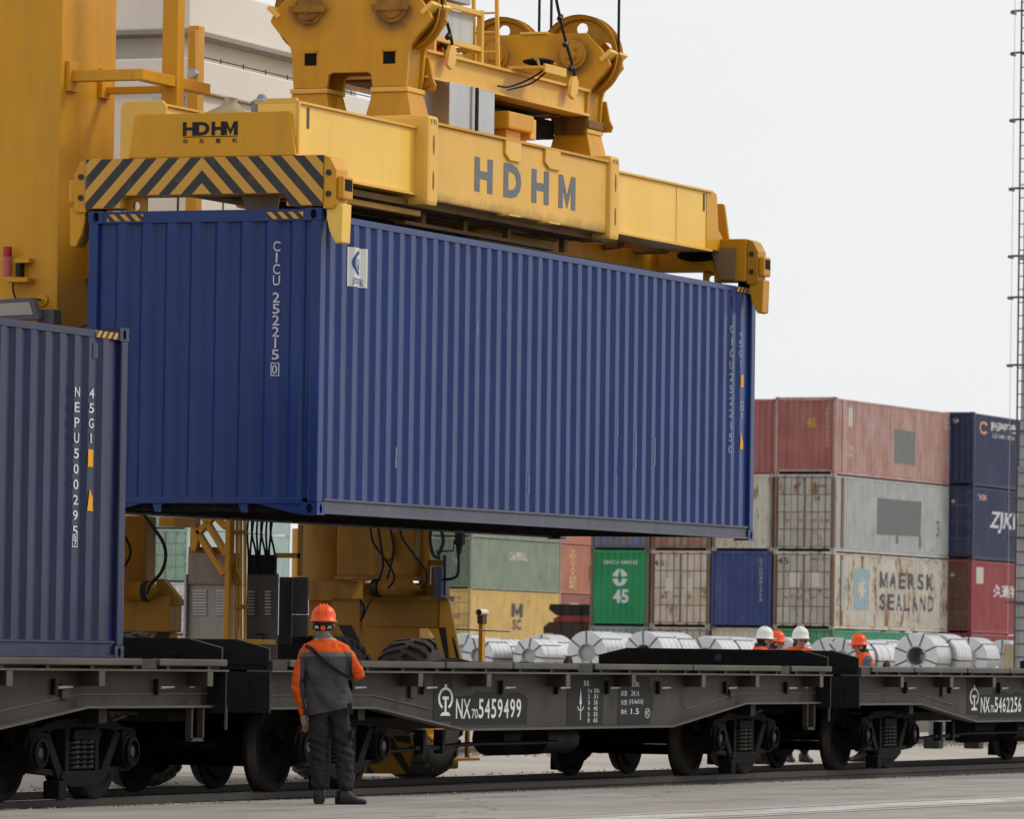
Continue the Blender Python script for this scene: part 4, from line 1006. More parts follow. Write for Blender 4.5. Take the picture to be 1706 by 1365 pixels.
# white machinery house
hs = cpart('machinery_house', MB().box(58.42, 64.3, 27.5, 29.6, 4.46, 7.50), WHITE, None, .02)
cpart('house_band', MB().box(58.33, 64.4, 27.42, 29.7, 7.50, 7.86), WHITE, hs, .02)
cpart('house_neck', MB().box(58.75, 62.0, 27.72, 29.5, 7.86, 8.18), WHITE, hs)
cpart('house_duct', MB().cyl((62.4, 28.2, 7.86), (62.4, 28.2, 8.18), .14, 16).cyl((62.9, 28.2, 7.86), (62.9, 28.2, 8.18), .14, 16), STEEL_DULL, hs, 0, 40)
cpart('house_duct', MB().cyl((62.0, 28.4, 8.05), (64.6, 28.4, 8.05), .20, 18), STEEL_DULL, hs, 0, 40)
zz = ony(440, 3, 27.5).z
cpart('house_upper', MB().box(58.40, 64.3, 27.5, 29.6, 8.18, zz), WHITE, hs, .02)
cpart('house_soffit', MB().box(58.36, 64.34, 27.46, 29.64, 8.13, 8.178), paint('soffit grey', (.30, .27, .24), .6, .1, .2), hs)
for a, b in ((58.36, 64.4), ):
    for zz2, yy in ((7.862, 27.44),): cpart('house_rope', MB().cyl((a, yy, zz2+.03), (b, yy, zz2+.03), .006, 6), HOSE, hs)
    for k in range(10): cpart('house_bolt', MB().cyl((58.5+k*.6, 27.44, 7.86), (58.5+k*.6, 27.44, 7.92), .006, 5), HOSE, hs)
for x0, x1, z0, z1 in ((59.35, 60.1, 4.7, 7.15), (60.2, 60.95, 4.7, 7.15), (61.6, 62.3, 4.7, 7.1)):
    cpart('house_door', MB().box(x0, x1, 27.485, 27.499, z0, z1), WHITE, hs, .004)
    cpart('house_door_gap', MB().box(x0-.012, x1+.012, 27.494, 27.4985, z0-.012, z1+.012), DARK, hs)
for y0 in (27.62, 28.3): cpart('house_panel', MB().box(58.405, 58.419, y0, y0+.62, 4.6, 7.2), WHITE, hs, .004)
for y0 in (27.60, 28.27): cpart('house_door_gap', MB().box(58.414, 58.4185, y0, y0+.015, 4.6, 7.25), DARK, hs)
cpart('wall_box', MB().box(58.2, 58.42, 27.55, 27.85, 6.9, 7.45), paint('pale grey box', (.44, .44, .43), .5, .1, .25), hs, .01)

# wheels under fork frames (two bogies, two tyres each)
def tyre(X, Y, w=.58, r=.80):
    g = MB(); n = 48
    g.lathe((X, Y, r-.035), (0, 1, 0), [(.10, .36), (.03, .44), (0, .60), (.03, .72), (.08, .765), (w-.08, .765), (w-.03, .72), (w, .60), (w-.03, .44), (w-.10, .36)], n)
    t = cpart('tyre', g, RUBBER, None, 0, 50)
    lugs = MB(); N = 30
    for s in (0, 1):
        for i in range(N):
            a0 = 2*math.pi*(i+.5*s)/N; pr = []
            for k in range(4):
                u = k/3; yy = (u*.56 if s == 0 else 1-u*.56)*w; da = .20*u
                for rr, dd in ((.75, 0), (.80, .012), (.80, .105), (.75, .117)):
                    a = a0+da+dd; rl = rr-(.05 if k == 0 else 0)
                    pr.append((X+rl*math.sin(a), Y+yy, r-.035+rl*math.cos(a)))
            lugs.add(pr, [(4*k+j, 4*k+j+1, 4*k+j+5, 4*k+j+4) for k in range(3) for j in range(3)]+[(0, 1, 2, 3), (12, 13, 14, 15)])
    lg = cpart('tread_lugs', lugs, RUBBER, t); lg['kind'] = 'stuff'
    cpart('rim', MB().lathe((X, Y+.09, r-.035), (0, 1, 0), [(0, .0), (0, .16), (.03, .18), (.03, .30), (-.02, .34), (-.02, .37), (.05, .37)], 28), YEL_OLD, t, 0, 40)
    return t
FX = 61.35
tyre(62.35, onx(690, 1080, 61.55).y); tyre(59.95, onx(540, 1080, 59.2).y-.02)
HZB = flat('black stripe paint', (.018, .017, .018), .6)
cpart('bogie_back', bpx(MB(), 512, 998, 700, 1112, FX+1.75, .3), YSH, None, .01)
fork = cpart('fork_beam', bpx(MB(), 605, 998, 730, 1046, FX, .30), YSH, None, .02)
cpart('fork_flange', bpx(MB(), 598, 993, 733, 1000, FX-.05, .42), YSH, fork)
cpart('fork_leg', ppx([(732, 998), (747, 998), (768, 1105), (762, 1108), (742, 1108), (722, 1060), (712, 1046), (732, 1046)], FX+.02, .05), YEL, fork, .008)
cpart('stripe', ppx([(730, 1046), (742, 1046), (748, 1098), (743, 1104)], FX+.014, .004), HZB, fork)
cpart('stripe', ppx([(752, 1060), (756, 1066), (767, 1104), (762, 1107)], FX+.014, .004), HZB, fork)
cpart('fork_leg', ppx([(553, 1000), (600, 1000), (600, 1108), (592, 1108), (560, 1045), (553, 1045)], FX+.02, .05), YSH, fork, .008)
cpart('stripe', ppx([(563, 1042), (585, 1042), (600, 1072), (600, 1106), (590, 1090)], FX+.014, .004), HZB, fork)
# striped skirt low in front of the tyre, and the bumper box behind it
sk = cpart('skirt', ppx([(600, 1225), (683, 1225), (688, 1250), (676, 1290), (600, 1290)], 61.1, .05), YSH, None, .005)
for P in ([(640, 1238), (652, 1228), (700, 1284), (690, 1290), (676, 1290)], [(610, 1290), (612, 1276), (624, 1290)], [(655, 1226), (683, 1226), (686, 1240), (660, 1236)]): cpart('stripe', ppx([(min(x, 684), y) for x, y in P], 61.094, .004), HZB, sk)
cpart('bumper_box', bpx(MB(), 735, 1215, 752, 1282, 63.2, .25), YSH, None, .03)
bb = ony(797, 1265, 26.2); ba = ony(741, 1266, 26.2)
cpart('bumper_rod', MB().cyl((ba.x, 26.2, ba.z), (bb.x, 26.2, bb.z), .022, 10), YEL, None, 0, 60)
p = ony(778, 1262, 26.2); cpart('bumper_stay', MB().box(p.x-.03, p.x+.03, 26.18, 26.22, p.z-.03, 1.0), YSH)
p0 = ony(802, 1108, 26.2); p1 = ony(802, 1040, 26.2)
ps = cpart('sensor_post', MB().box(p0.x-.045, p0.x+.045, 26.175, 26.225, .35, p1.z), YEL, None, .005)
p2 = ony(802, 1024, 26.2)
cpart('sensor_head', MB().box(p0.x-.07, p0.x+.07, 26.165, 26.235, p1.z, p2.z+.03), paint('rusty sensor box', (.10, .055, .03), .7, .2, .4), ps, .01)
cpart('sensor_cap', MB().lathe((p0.x-.11, 26.2, p2.z+.02), (1, 0, 0), [(0, .04), (.22, .04), (.22, .03)], 14), paint('white house panel', (.7,)*3), ps, 0, 50)
a = onx(750, 1048, 62.6); b = onx(845, 1053, 62.6)
cpart('feeler_rod', MB().cyl((62.4, a.y, a.z), (62.7, b.y, b.z), .014, 8, .006), STEEL_DULL, ps)
# leg stub with rounded housing over the fork
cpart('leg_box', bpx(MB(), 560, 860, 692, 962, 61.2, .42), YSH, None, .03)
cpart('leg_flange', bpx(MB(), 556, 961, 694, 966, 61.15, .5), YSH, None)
p = onx(700, 900, 61.35); cpart('leg_corner', MB().cyl((61.5, p.y, onx(700, 975, 61.4).z), (61.5, p.y, 3.6), .07, 14), YEL, None, 0, 50)
p = onx(556, 900, 61.2); cpart('leg_drum', MB().cyl((61.9, p.y+.30, onx(540, 968, 61.3).z), (61.9, p.y+.30, 3.6), .42, 28), YSH, None, 0, 50)
p = onx(498, 900, 62.5); cpart('leg_drum', MB().cyl((63.0, p.y+.05, 2.0), (63.0, p.y+.05, onx(498, 880, 62.5).z), .24, 22), YEL, None, 0, 50)
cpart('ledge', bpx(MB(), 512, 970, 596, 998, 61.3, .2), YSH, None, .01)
cpart('ledge', bpx(MB(), 600, 972, 712, 997, 61.75, .15), YSH, None, .01)
# steering cylinder (axis across)
a = onx(628, 980, 61.15); b = onx(694, 982, 61.15)
cyl = cpart('steering_cylinder', MB().lathe((61.15, a.y, a.z), (0, -1, 0), [(0, 0), (0, .075), (.03, .09), (.38, .095), (.42, .09), (.44, .06), (.50, .03), (.56, .03)], 24), YSH, None, 0, 45)
cpart('collar', MB().lathe((61.15, a.y+.02, a.z), (0, -1, 0), [(-.03, .10), (.05, .115), (.06, .09)], 24), HOSE, cyl, 0, 45)
cpart('gusset', ppx([(572, 998), (600, 968), (605, 968), (605, 998)], 61.1, .05), YSH, None)
cpart('gusset', ppx([(585, 998), (604, 972), (604, 998)], 61.0, .05), YEL, None)
# jack column at the right end of the far leg
p = onx(722, 940, 61.4)
MBL = paint('blue pump paint', (.055, .07, .14), .5, .2, .4)
cpart('jack', MB().cyl((61.5, p.y, onx(722, 1000, 61.4).z), (61.5, p.y, onx(722, 975, 61.4).z), .11, 18).cyl((61.5, p.y, onx(722, 975, 61.4).z), (61.5, p.y, onx(722, 945, 61.4).z), .06, 14).cyl((61.5, p.y, onx(722, 943, 61.4).z), (61.5, p.y, onx(722, 933, 61.4).z), .09, 14), YSH, None, 0, 40)
cpart('pump', bpx(MB(), 722, 944, 735, 998, 61.2, .18), MBL, None, .015)
cpart('pump', bpx(MB(), 736, 925, 743, 992, 61.3, .12), paint('loaded container navy', (.02,)*3), None, .01)
cpart('pump_pipe', MB().tube(catmull([onx(735, 966, 61.3), onx(752, 965, 61.3), onx(762, 958, 61.3), onx(764, 940, 61.3), onx(763, 915, 61.3)], 6), .016, 8), HOSE, None, 0, 60)
cpart('limit_switch', bpx(MB(), 757, 885, 770, 908, 61.3, .10), HOSE, None, .01); cpart('limit_switch', ppx([(759, 908), (768, 908), (765, 924), (761, 924)], 61.32, .06), HOSE, None, .004)
cpart('pipe', MB().tube([onx(727, 920, 61.3), onx(755, 918, 61.3), onx(757, 900, 61.3)], .010, 6), HOSE)
# hanging hoses on the far leg
for P, rr in (([(617, 880), (622, 905), (640, 930), (655, 955), (655, 970), (646, 980)], .020), ([(630, 880), (634, 905), (638, 940), (632, 964)], .022), ([(650, 880), (655, 910), (652, 940), (645, 965)], .018), ([(665, 880), (672, 900), (690, 925), (708, 950), (710, 972), (700, 980)], .020),
              ([(600, 1000), (606, 1012), (603, 1028), (600, 1035)], .022), ([(620, 998), (612, 1012), (605, 1030)], .014), ([(718, 880), (716, 900), (722, 925), (733, 930)], .03), ([(735, 880), (738, 905), (730, 925)], .03)):
    cpart('hose', MB().tube(catmull([onx(x, y, 60.95) for x, y in P], 6), rr*.72, 8), HOSE if rr < .03 else paint('dusty hose', (.05, .045, .04), .8), None, 0, 60)
cpart('hose_bracket', ppx([(632, 890), (650, 886), (656, 905), (652, 930), (640, 936), (636, 915)], 61.14, .04), YSH, None, .01)
# near leg, left of the cabinets
NX_ = 54.3
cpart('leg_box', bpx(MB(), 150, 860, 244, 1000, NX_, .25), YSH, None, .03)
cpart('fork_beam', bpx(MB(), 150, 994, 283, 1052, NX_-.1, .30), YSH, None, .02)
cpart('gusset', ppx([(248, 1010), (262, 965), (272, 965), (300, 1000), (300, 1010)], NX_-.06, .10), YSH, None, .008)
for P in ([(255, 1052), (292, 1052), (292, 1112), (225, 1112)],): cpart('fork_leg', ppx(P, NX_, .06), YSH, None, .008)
for P in ([(262, 1054), (284, 1054), (262, 1110), (232, 1110)], [(288, 1075), (292, 1062), (292, 1112), (276, 1112)]): cpart('stripe', ppx(P, NX_-.006, .004), HZB, None)
tyre(55.35, onx(225, 1080, 54.6).y)
a = onx(190, 985, NX_-.2)
cyl = cpart('steering_cylinder', MB().lathe((NX_-.2, a.y, a.z), (0, -1, 0), [(0, 0), (0, .095), (.36, .10), (.40, .09), (.42, .06), (.46, .04), (.50, 0)], 24), YSH, None, 0, 45)
cpart('collar', MB().lathe((NX_-.2, onx(243, 985, NX_-.2).y, a.z), (0, -1, 0), [(-.02, .105), (.03, .11), (.05, .07)], 24), HOSE, cyl, 0, 45)
for P, rr in (([(238, 855), (256, 880), (272, 905), (276, 930), (268, 955), (250, 975), (245, 990)], .018), ([(205, 890), (215, 908), (217, 925), (207, 945)], .016)):
    cpart('hose', MB().tube(catmull([onx(x, y, NX_-.35) for x, y in P], 6), rr, 8), HOSE, None, 0, 60)
cpart('beam_stub', bpx(MB(), 264, 862, 292, 877, 55.2, .5), YEL, None, .01)
# cabinets, truss and pipes between the legs
cb1 = cpart('electric_cabinet', bpx(MB(), 312, 974, 392, 1130, 57.5, .12), DIRTYCAB, None, .012)
cpart('cabinet_top', bpx(MB(), 312, 922, 390, 974, 57.46, .14), paint('grimy cabinet paint', (.26, .215, .18), .6, .15, .6), cb1, .012)
cpart('cabinet_edge', bpx(MB(), 304, 957, 311, 1130, 57.44, .1), STEEL_DULL, cb1, .005)
for x0, x1 in ((321, 344), (360, 385)):
    for k in range(9): cpart('louvre', bpx(MB(), x0, 984+k*4.9, x1, 986.4+k*4.9, 57.485, .02), STEEL_DULL, cb1)
cb2 = cpart('electric_cabinet', bpx(MB(), 408, 956, 462, 1140, 57.9, .05), GREYCAB, None, .012)
for x0, x1 in ((413, 424), (441, 451)):
    for k in range(8): cpart('louvre', bpx(MB(), x0, 985+k*5.3, x1, 988+k*5.3, 57.88, .02), STEEL_DULL, cb2, .003)
cpart('tap', MB().tube([onx(427, 1058, 57.85), onx(438, 1056, 57.85), onx(440, 1072, 57.85)], .012, 6), HOSE, cb2)
cpart('electric_box', bpx(MB(), 463, 962, 486, 1075, 58.3, .05), paint('dark cabinet paint', (.035, .035, .036), .5), None, .012)
cpart('electric_box', bpx(MB(), 486, 962, 512, 1024, 58.2, .05), paint('dark grey cabinet paint', (.07, .067, .066), .5), None, .012)
cpart('electric_box', bpx(MB(), 486, 1024.6, 512, 1062, 58.2, .05), paint('dark grey cabinet paint', (.07, .067, .066), .5), None, .012)
cpart('dark_panel', bpx(MB(), 455, 1060, 520, 1115, 58.5, .1), BLACK, None)  # dark panel added to cover the bright ground below the boxes
TX = 56.9
cpart('truss_post', bpx(MB(), 372, 850, 384, 1076, TX, .12), YEL, None, .006)
cpart('truss_post', bpx(MB(), 316, 850, 327, 920, TX+.3, .12), YEL, None, .006)
for a, b in (((314, 862), (374, 958)), ((340, 862), (378, 925)), ((355, 862), (330, 890)), ((330, 895), (324, 918)), ((360, 862), (378, 880))):
    A = onx(*a, TX+.15); B = onx(*b, TX+.15); cpart('truss_brace', MB().bar(A, B, .06, .085, (1, 0, 0)), YEL, None, .005)
cpart('truss_rail', bpx(MB(), 314, 912, 372, 922, TX+.2, .10), YSH, None, .005)
cpart('truss_rail', bpx(MB(), 384, 1066, 440, 1074, TX, .3), YEL, None, .005)
cpart('truss_brace', MB().bar(onx(385, 940, TX+.1), onx(398, 975, TX+.1), .06, .06, (1, 0, 0)), YSH, None)
for i, x in enumerate((395, 401, 408)): cpart('pipe', MB().cyl(onx(x, 1066, TX+.1), onx(x, 850, TX+.1), .018, 10), YEL, None, 0, 60)
for y in (884, 1008): cpart('pipe_clamp', bpx(MB(), 390, y, 412, y+7, TX+.06, .03), YSH, None)
for i in range(9):
    x = 414+i*5.2; k = math.sin(i*2.1)*5
    cpart('hose', MB().tube(catmull([onx(x+k, 860, 57.4), onx(x+k*.6-2, 890, 57.4), onx(x-k*.5, 925, 57.4), onx(x, 958, 57.5)], 6), .012, 7), HOSE, None, 0, 60)
cpart('hose_panel', bpx(MB(), 412, 925, 458, 956, 57.6, .06), BLACK, None)
cpart('hand_rail', bpx(MB(), 458, 922, 500, 930, 58.6, .06), YSH, None); cpart('hand_rail', bpx(MB(), 495, 875, 502, 960, 58.6, .06), YSH, None)
# lower skid frame joining the two bogies at ground height
cpart('bogie_link', MB().box(55.5, 61.4, 27.3, 27.6, .75, 1.0), YSH, None, .02)

# ------------------------------------------------------------------ container yard far behind
def cmat(nm, col, rust=.0, dirt=.3, fade=.3, rough=.5): return paint('box '+nm, col, rough, .14, dirt, rust=rust, fade=fade)
BG = 'containers stacked in the yard behind'
A0 = ond(1388, 1046, 221); AX, AY = A0.x, A0.y
H9 = 2.896; L45 = 13.716
def bgc(label, X, Y, z, mat, near='end', L=12.192, H=H9, **kw): return container(label, L, H, (X+(Y-AY)*.042 if X < AX+1 else X, Y, z), mat, near, (0, 0, -.042 if X < AX+1 else 0), detail=False, group=BG, under=True, **kw)
RUSTY = cmat('rust white', (.50, .47, .40), .72, .35, .2); GREYW = cmat('grey white', (.38, .39, .39), .18, .35, .3)
DOORG = cmat('grey rusty doors', (.40, .375, .33), .58, .5, .2); POST = cmat('rusty post', (.17, .11, .075), .7, .5)
PINK = cmat('faded red', (.40, .22, .19), .2, .35, .9); REDD = cmat('dull red', (.33, .11, .10), .15, .35, .35)
EVG = cmat('bright green', (.02, .235, .085), .08, .15, .05); BLUB = cmat('plain blue', (.035, .055, .175), .1, .3, .25)
GRN = cmat('pale dirty green', (.215, .265, .20), .18, .4, .35); YLW = cmat('pale yellow', (.60, .40, .13), .08, .3, .25); BRK = cmat('brick red', (.42, .155, .10), .08, .25, .35)
NVY = cmat('deep navy', (.022, .033, .085), .08, .3, .15); BRN = cmat('brown', (.10, .05, .035), .2, .4, .15); CRM = cmat('wine red', (.27, .045, .05), .08, .3, .2)
AQUA = cmat('pale aqua', (.40, .52, .50), .05, .2, .3); MINT = cmat('dirty mint', (.25, .40, .30), .25, .5, .3); COR = cmat('coral red', (.55, .19, .14), .05, .2, .2); LGR = cmat('mid green', (.05, .25, .13), .1, .3, .35)
PY = 2.50
# column nearest the right: green, rusty white with star sign, grey, faded red
c0 = bgc('green container at the foot of the star sign stack', AX, AY, 0, LGR, 'door', L45, postm=POST, endmat=LGR)
c1 = bgc('rusty white container with black block letters and star sign', AX, AY, H9, RUSTY, 'door', L45, postm=POST, endmat=DOORG)
c2 = bgc('grey container with a darker square patch on its side', AX, AY, 2*H9, GREYW, 'door', L45, postm=POST, endmat=DOORG)
c3 = bgc('faded pinkish red container topmost of the right corner stack', AX, AY, 3*H9, PINK, 'end', L45, endmat=REDD)
for c_, mt in ((c1, POST), (c2, POST), (c3, PINK)):
    for xx in (.76, L45-.86): part('intermediate_post', MB().box(xx, xx+.22, -.002, .04, .12, H9-.12), mt, c_)
side = lambda dc, nm, mt, c_, L=L45: side_lay(dc, nm, mt, c_, L)
dc = Decal()
for w_, z, a, b in (('MAERSK', 1.62, 4.9, 11.0), ('SEALAND', .78, 4.9, 11.0)):
    st = (b-a)/len(w_)
    for i, ch in enumerate(w_):
        if ch == 'M': dc.em(a, a+st*.82, z, z+.62, .2)
        else: dc.text(ch, a+i*st, a+i*st+st*.74, z, z+.62, .02)
side(dc, 'lettering', L_DK, c1)
L_SKY = lettering('star sign blue', (.30, .42, .46), .6)
dc = Decal(); dc.rect(2.2, 3.7, .75, 2.3); side(dc, 'sign_square', L_SKY, c1)
dc = Decal(); P = []
for i in range(14): t = math.pi/2+i*math.pi/7; rr = .56 if i % 2 == 0 else .25; P.append((2.95+rr*1.05*math.cos(t), 1.55+rr*math.sin(t)))
dc.f = []; 
for i in range(14): dc.poly([(2.95, 1.55), P[i], P[(i+1) % 14]])
bk, _ = side_breaks(L45); dc.lay('star', L_CREAM, c1, lambda u, v: (u, side_y(u, L45)-.016, v), bk)
dc = Decal(); dc.rect(.79, .95, .7, 2.6).rect(L45-.84, L45-.70, .7, 2.4); dc.lay('sticker', L_SKY, c1, lambda u, v: (u, -.006, v))
PATCH = lettering('grey patch', (.185, .185, .19), .3)
dc = Decal(); dc.poly([(4.5, .75), (9.2, .80), (9.3, 2.15), (4.5, 2.15)]).rect(6.6, 6.9, .45, .78).rect(9.1, 9.4, .35, .8); side(dc, 'patch', PATCH, c2)
dc = Decal(); dc.text('3', 11.0, 11.4, .85, 1.45); side(dc, 'lettering', L_DK, c2)
dc = Decal(); dc.text('4', L45-.62, L45-.36, 1.35, 1.75, .02); dc.lay('lettering', L_DK, c2, lambda u, v: (u, -.006, v))
GP = lettering('grey green patch', (.20, .21, .20), .5)
dc = Decal(); dc.rect(6.3, 8.6, .65, 1.95); side(dc, 'patch', GP, c3)
dc = Decal(); dc.rect(1.35, 1.85, 1.85, 2.55); side(dc, 'label', L_CREAM, c3)
dc = Decal(); dc.text('CN', 1.3, 1.9, .95, 1.1).text('US', 1.3, 1.9, .7, .85).text('22', 11.8, 12.5, 2.2, 2.5).text('11', 11.8, 12.5, 1.85, 2.1); side(dc, 'lettering', L_CREAM, c3)
L_GOLD = lettering('yellow number', (.50, .33, .06), .5)
for c_, yy, w_, mt in ((c3, 1.62, '45', L_GOLD),):
    dc = Decal(); dc.text(w_, 1.25, 1.62, 1.75, 2.1, .03); end_lay(dc, 'lettering', mt, c_)
dc = Decal(); dc.text('5', .80, .96, 1.4, 1.75, .02).text('4', L45-.62, L45-.4, 1.3, 1.65, .02); dc.lay('lettering', L_GOLD, c3, lambda u, v: (u, -.006, v))
dc = Decal(); dc.vert('GESU45311', 2.02, 2.12, 2.5, .11, .06); end_lay(dc, 'lettering', L_CREAM, c3)
def dtext(c_, L, mt): # small lettering on door leaves
    dc = Decal()
    for w_, a, b, z0, z1 in L: dc.text(w_, a, b, z0, z1, .01)
    dc.lay('lettering', mt, c_, lambda u, v: (.008, 2.438-u, v))
dtext(c1, [('45', .14, .62, 2.40, 2.66), ('MSKU 2419', 1.5, 2.2, 2.55, 2.66)], L_DK)
dtext(c2, [('43', .75, .98, 2.35, 2.5), ('4500', 1.6, 2.1, 2.4, 2.5), ('28', 1.6, 1.85, 1.9, 2.05)], L_DK)
for c_, a in ((c1, .66), (c1, 1.44)):
    dc = Decal(); dc.rect(a, a+.42, 1.55, 2.10); dc.lay('placard', L_CREAM, c_, lambda u, v: (.009, 2.438-u, v))
# next column: cream, blue, rusty white, red
Y2 = AY+PY
bgc('cream container at the foot of the blue ended stack', AX+.1, Y2, 0, cmat('cream', (.50, .45, .36), .3), 'end')
c4 = bgc('plain blue container end beside the rusty numbered doors', AX-.05, Y2, H9, BLUB, 'end')
bgc('rusty white container end above the plain blue one', AX, Y2, 2*H9, RUSTY, 'end', postm=POST)
bgc('dark red container end topmost behind the hung blue container', AX+.3, Y2, 3*H9-.05, REDD, 'end')
dc = Decal(); dc.vert('CICU301772', 1.96, 2.06, 2.6, .11, .055, .01); end_lay(dc, 'lettering', L_CREAM, c4)
Y3 = AY+2*PY
bgc('rusty pale container at the foot of the rusty doors stack', AX, Y3, 0, DOORG, 'door', postm=POST)
c5 = bgc('rusty cream container doors with number 45 beside the bright green end', AX, Y3, H9, cmat('rusty cream doors', (.50, .43, .34), .5, .4), 'door', L45, postm=POST)
c55 = bgc('rusty brown container above the rusty numbered doors', AX, Y3, 2*H9, cmat('rusty brown', (.26, .17, .13), .6), 'door', postm=POST)
dtext(c5, [('45', .10, .55, 2.30, 2.52)], L_DK)
dtext(c55, [('AZRS', .25, .75, .25, .42), ('TEX', 1.5, 2.0, .25, .42)], lettering('faded red lettering', (.40, .10, .09), .4))
for a in (.62, 1.40):
    dc = Decal(); dc.rect(a, a+.32, 1.35, 1.85); dc.lay('placard', L_CREAM, c5, lambda u, v: (.009, 2.438-u, v))
Y4 = AY+3*PY
bgc('grey blue container at the foot of the bright green stack', AX, Y4, 0, cmat('grey blue', (.22, .25, .27), .3), 'end')
c6 = bgc('bright green container end with white globe mark and number 45', AX, Y4, H9, EVG, 'end', L45, postm=POST, cast=POST)
bgc('rusty blue container above the bright green end', AX, Y4, 2*H9, cmat('rusty blue', (.10, .13, .22), .5), 'door', postm=POST)
dc = Decal(); dc.text('EMCU 848332', .55, 1.95, 2.36, 2.50, .01).text('45', .95, 1.58, .88, 1.40, .03)
dc.arc(1.22, 1.87, .0, .30, .12, math.pi-.12, 20).arc(1.22, 1.83, .0, .30, math.pi+.12, 2*math.pi-.12, 20)
end_lay(dc, 'lettering', L_WHITE, c6)
dc = Decal(); dc.poly([(1.22, 2.18), (1.30, 1.80), (1.22, 1.62), (1.14, 1.80)]); dc.lay('mark', EVG, c6, lambda u, v: (end_x(2.438-u)-.012, 2.438-u, v), [2.438-b for b in end_breaks()])
# block at the far right
B0 = ond(1620, 932, 232); BX, BY = B0.x, B0.y
bgc('wine red container at the foot of the far right stack', BX, BY, 0, CRM, 'door', endmat=BRN)
r1 = bgc('wine red container with white characters in the far right stack', BX, BY, H9, CRM, 'door', endmat=BRN)
r2 = bgc('navy container with large white slanted letters in the far right stack', BX, BY, 2*H9, NVY, 'door')
r3 = bgc('navy container topmost of the far right stack with orange ring mark', BX, BY, 3*H9, NVY, 'end')
dc = Decal(); dc.text('久通物流', 2.9, 7.2, 1.45, 1.95, .02).text('久通', 7.4, 9.0, .55, .7).text('104', 8.6, 9.8, .25, .4); side_lay(dc, 'lettering', L_WHITE, r1, 12.192)
dc = Decal(); dc.rect(.55, 1.5, 1.95, 2.6); side_lay(dc, 'label', L_CREAM, r1, 12.192)
dc = Decal(); dc.text('ZJKIY', 2.2, 6.8, 1.10, 1.95, .015); dc.v = [(u+(v-1.1)*.35, v) for u, v in dc.v]; side_lay(dc, 'lettering', L_WHITE, r2, 12.192)
dc = Decal(); dc.text('VX', .7, 1.9, 2.35, 2.58, .05); side_lay(dc, 'lettering', lettering('red white lettering', (.55, .30, .28), .3), r2, 12.192)
dc = Decal(); dc.text('陆海新通', 2.4, 5.6, 2.25, 2.62, .02).text('LU HAI XIN', 2.5, 5.4, 1.98, 2.16).text('226', 7.6, 8.4, 2.3, 2.5); side_lay(dc, 'lettering', L_WHITE, r3, 12.192)
dc = Decal(); dc.arc(1.35, 2.32, .17, .26, .5, 5.6, 20, 2.2); side_lay(dc, 'ring_mark', lettering('orange mark', (.60, .35, .20), .3), r3, 12.192)
dc = Decal(); dc.rect(8.5, 8.95, .9, 1.25); side_lay(dc, 'sticker', L_ORANGE, r3, 12.192)
for c_ in (r1, r2): dtext(c_, [('NUHU 8', .5, 1.7, 2.2, 2.34), ('2957', .5, 1.2, 2.02, 2.13), ('G 10', .6, 1.2, 1.5, 1.65), ('T 20', .6, 1.2, 1.2, 1.35)], L_CREAM)
dc = Decal(); dc.text('YR 9', .6, 1.8, 2.45, 2.62); end_lay(dc, 'lettering', L_CREAM, r3)
# bays further left and farther back
S8 = 2.591; C_ = ond(785, 983, 296); CX, CY = C_.x, C_.y
for k, (mt, lb) in enumerate(((GRN, 'dull green container at the foot of the pale yellow stack'), (YLW, 'pale yellow container with black stacked letters on its side'), (GRN, 'dull pale green container with faded white word on its side'), (GRN, 'dull green container topmost of the pale yellow stack'))):
    q = bgc(lb, CX, CY, k*S8, mt, 'door', 12.192, S8, endmat=cmat('dirty green doors', (.10, .16, .11), .25, .5) if k == 2 else None)
    if k == 1:
        dc = Decal(); dc.em(5.5, 7.0, 1.25, 1.95, .26).text('SC', 5.6, 6.9, .60, 1.15, .04); side_lay(dc, 'lettering', L_DK, q, 12.192)
        dc = Decal(); dc.vert('MSCU416', .8, 1.0, 2.3, .12, .06); side_lay(dc, 'lettering', L_DK, q, 12.192)
        dtext(q, [('MSCU', .35, .75, 2.1, 2.2), ('4160', 1.5, 1.9, 2.1, 2.2), ('MSC', .5, 1.0, 1.1, 1.3), ('45G', 1.5, 1.9, 1.1, 1.3)], L_DK)
    if k == 2:
        dc = Decal(); dc.text('CAPITAL', 5.0, 7.6, 1.55, 1.98, .03); side_lay(dc, 'lettering', L_CREAM, q, 12.192)
        dtext(q, [('CAPU', 1.4, 1.9, 2.1, 2.2), ('224', 1.45, 1.8, 1.3, 1.5)], L_CREAM)
E_ = ond(932, 986, 308); EX = E_.x
for k, (mt, lb) in enumerate(((BRN, 'brown container at the foot of the brick red stack'), (cmat('plum red', (.30, .11, .10), .1), 'plum red container below the brick red one'), (BRK, 'brick red container side with vertical yellow letters'), (BRK, 'brick red container topmost behind the hung container'))):
    q = bgc(lb, EX, E_.y, k*S8, mt, 'end', 12.192, S8)
    if k == 2:
        dc = Decal(); dc.vert('TEXTAINER', 1.5, 2.3, 2.3, .17, .06, .02); side_lay(dc, 'lettering', lettering('yellow lettering', (.62, .45, .20), .3), q, 12.192)
        dc = Decal(); dc.rect(4.2, 6.6, .7, 1.5).rect(7.0, 8.2, .8, 1.4); side_lay(dc, 'patch', lettering('dark red patch', (.24, .09, .08), .3), q, 12.192)
    if k == 1:
        dc = Decal(); dc.rect(1.6, 2.8, 1.75, 2.1); side_lay(dc, 'label', L_CREAM, q, 12.192)
F_ = ond(312, 968, 288)
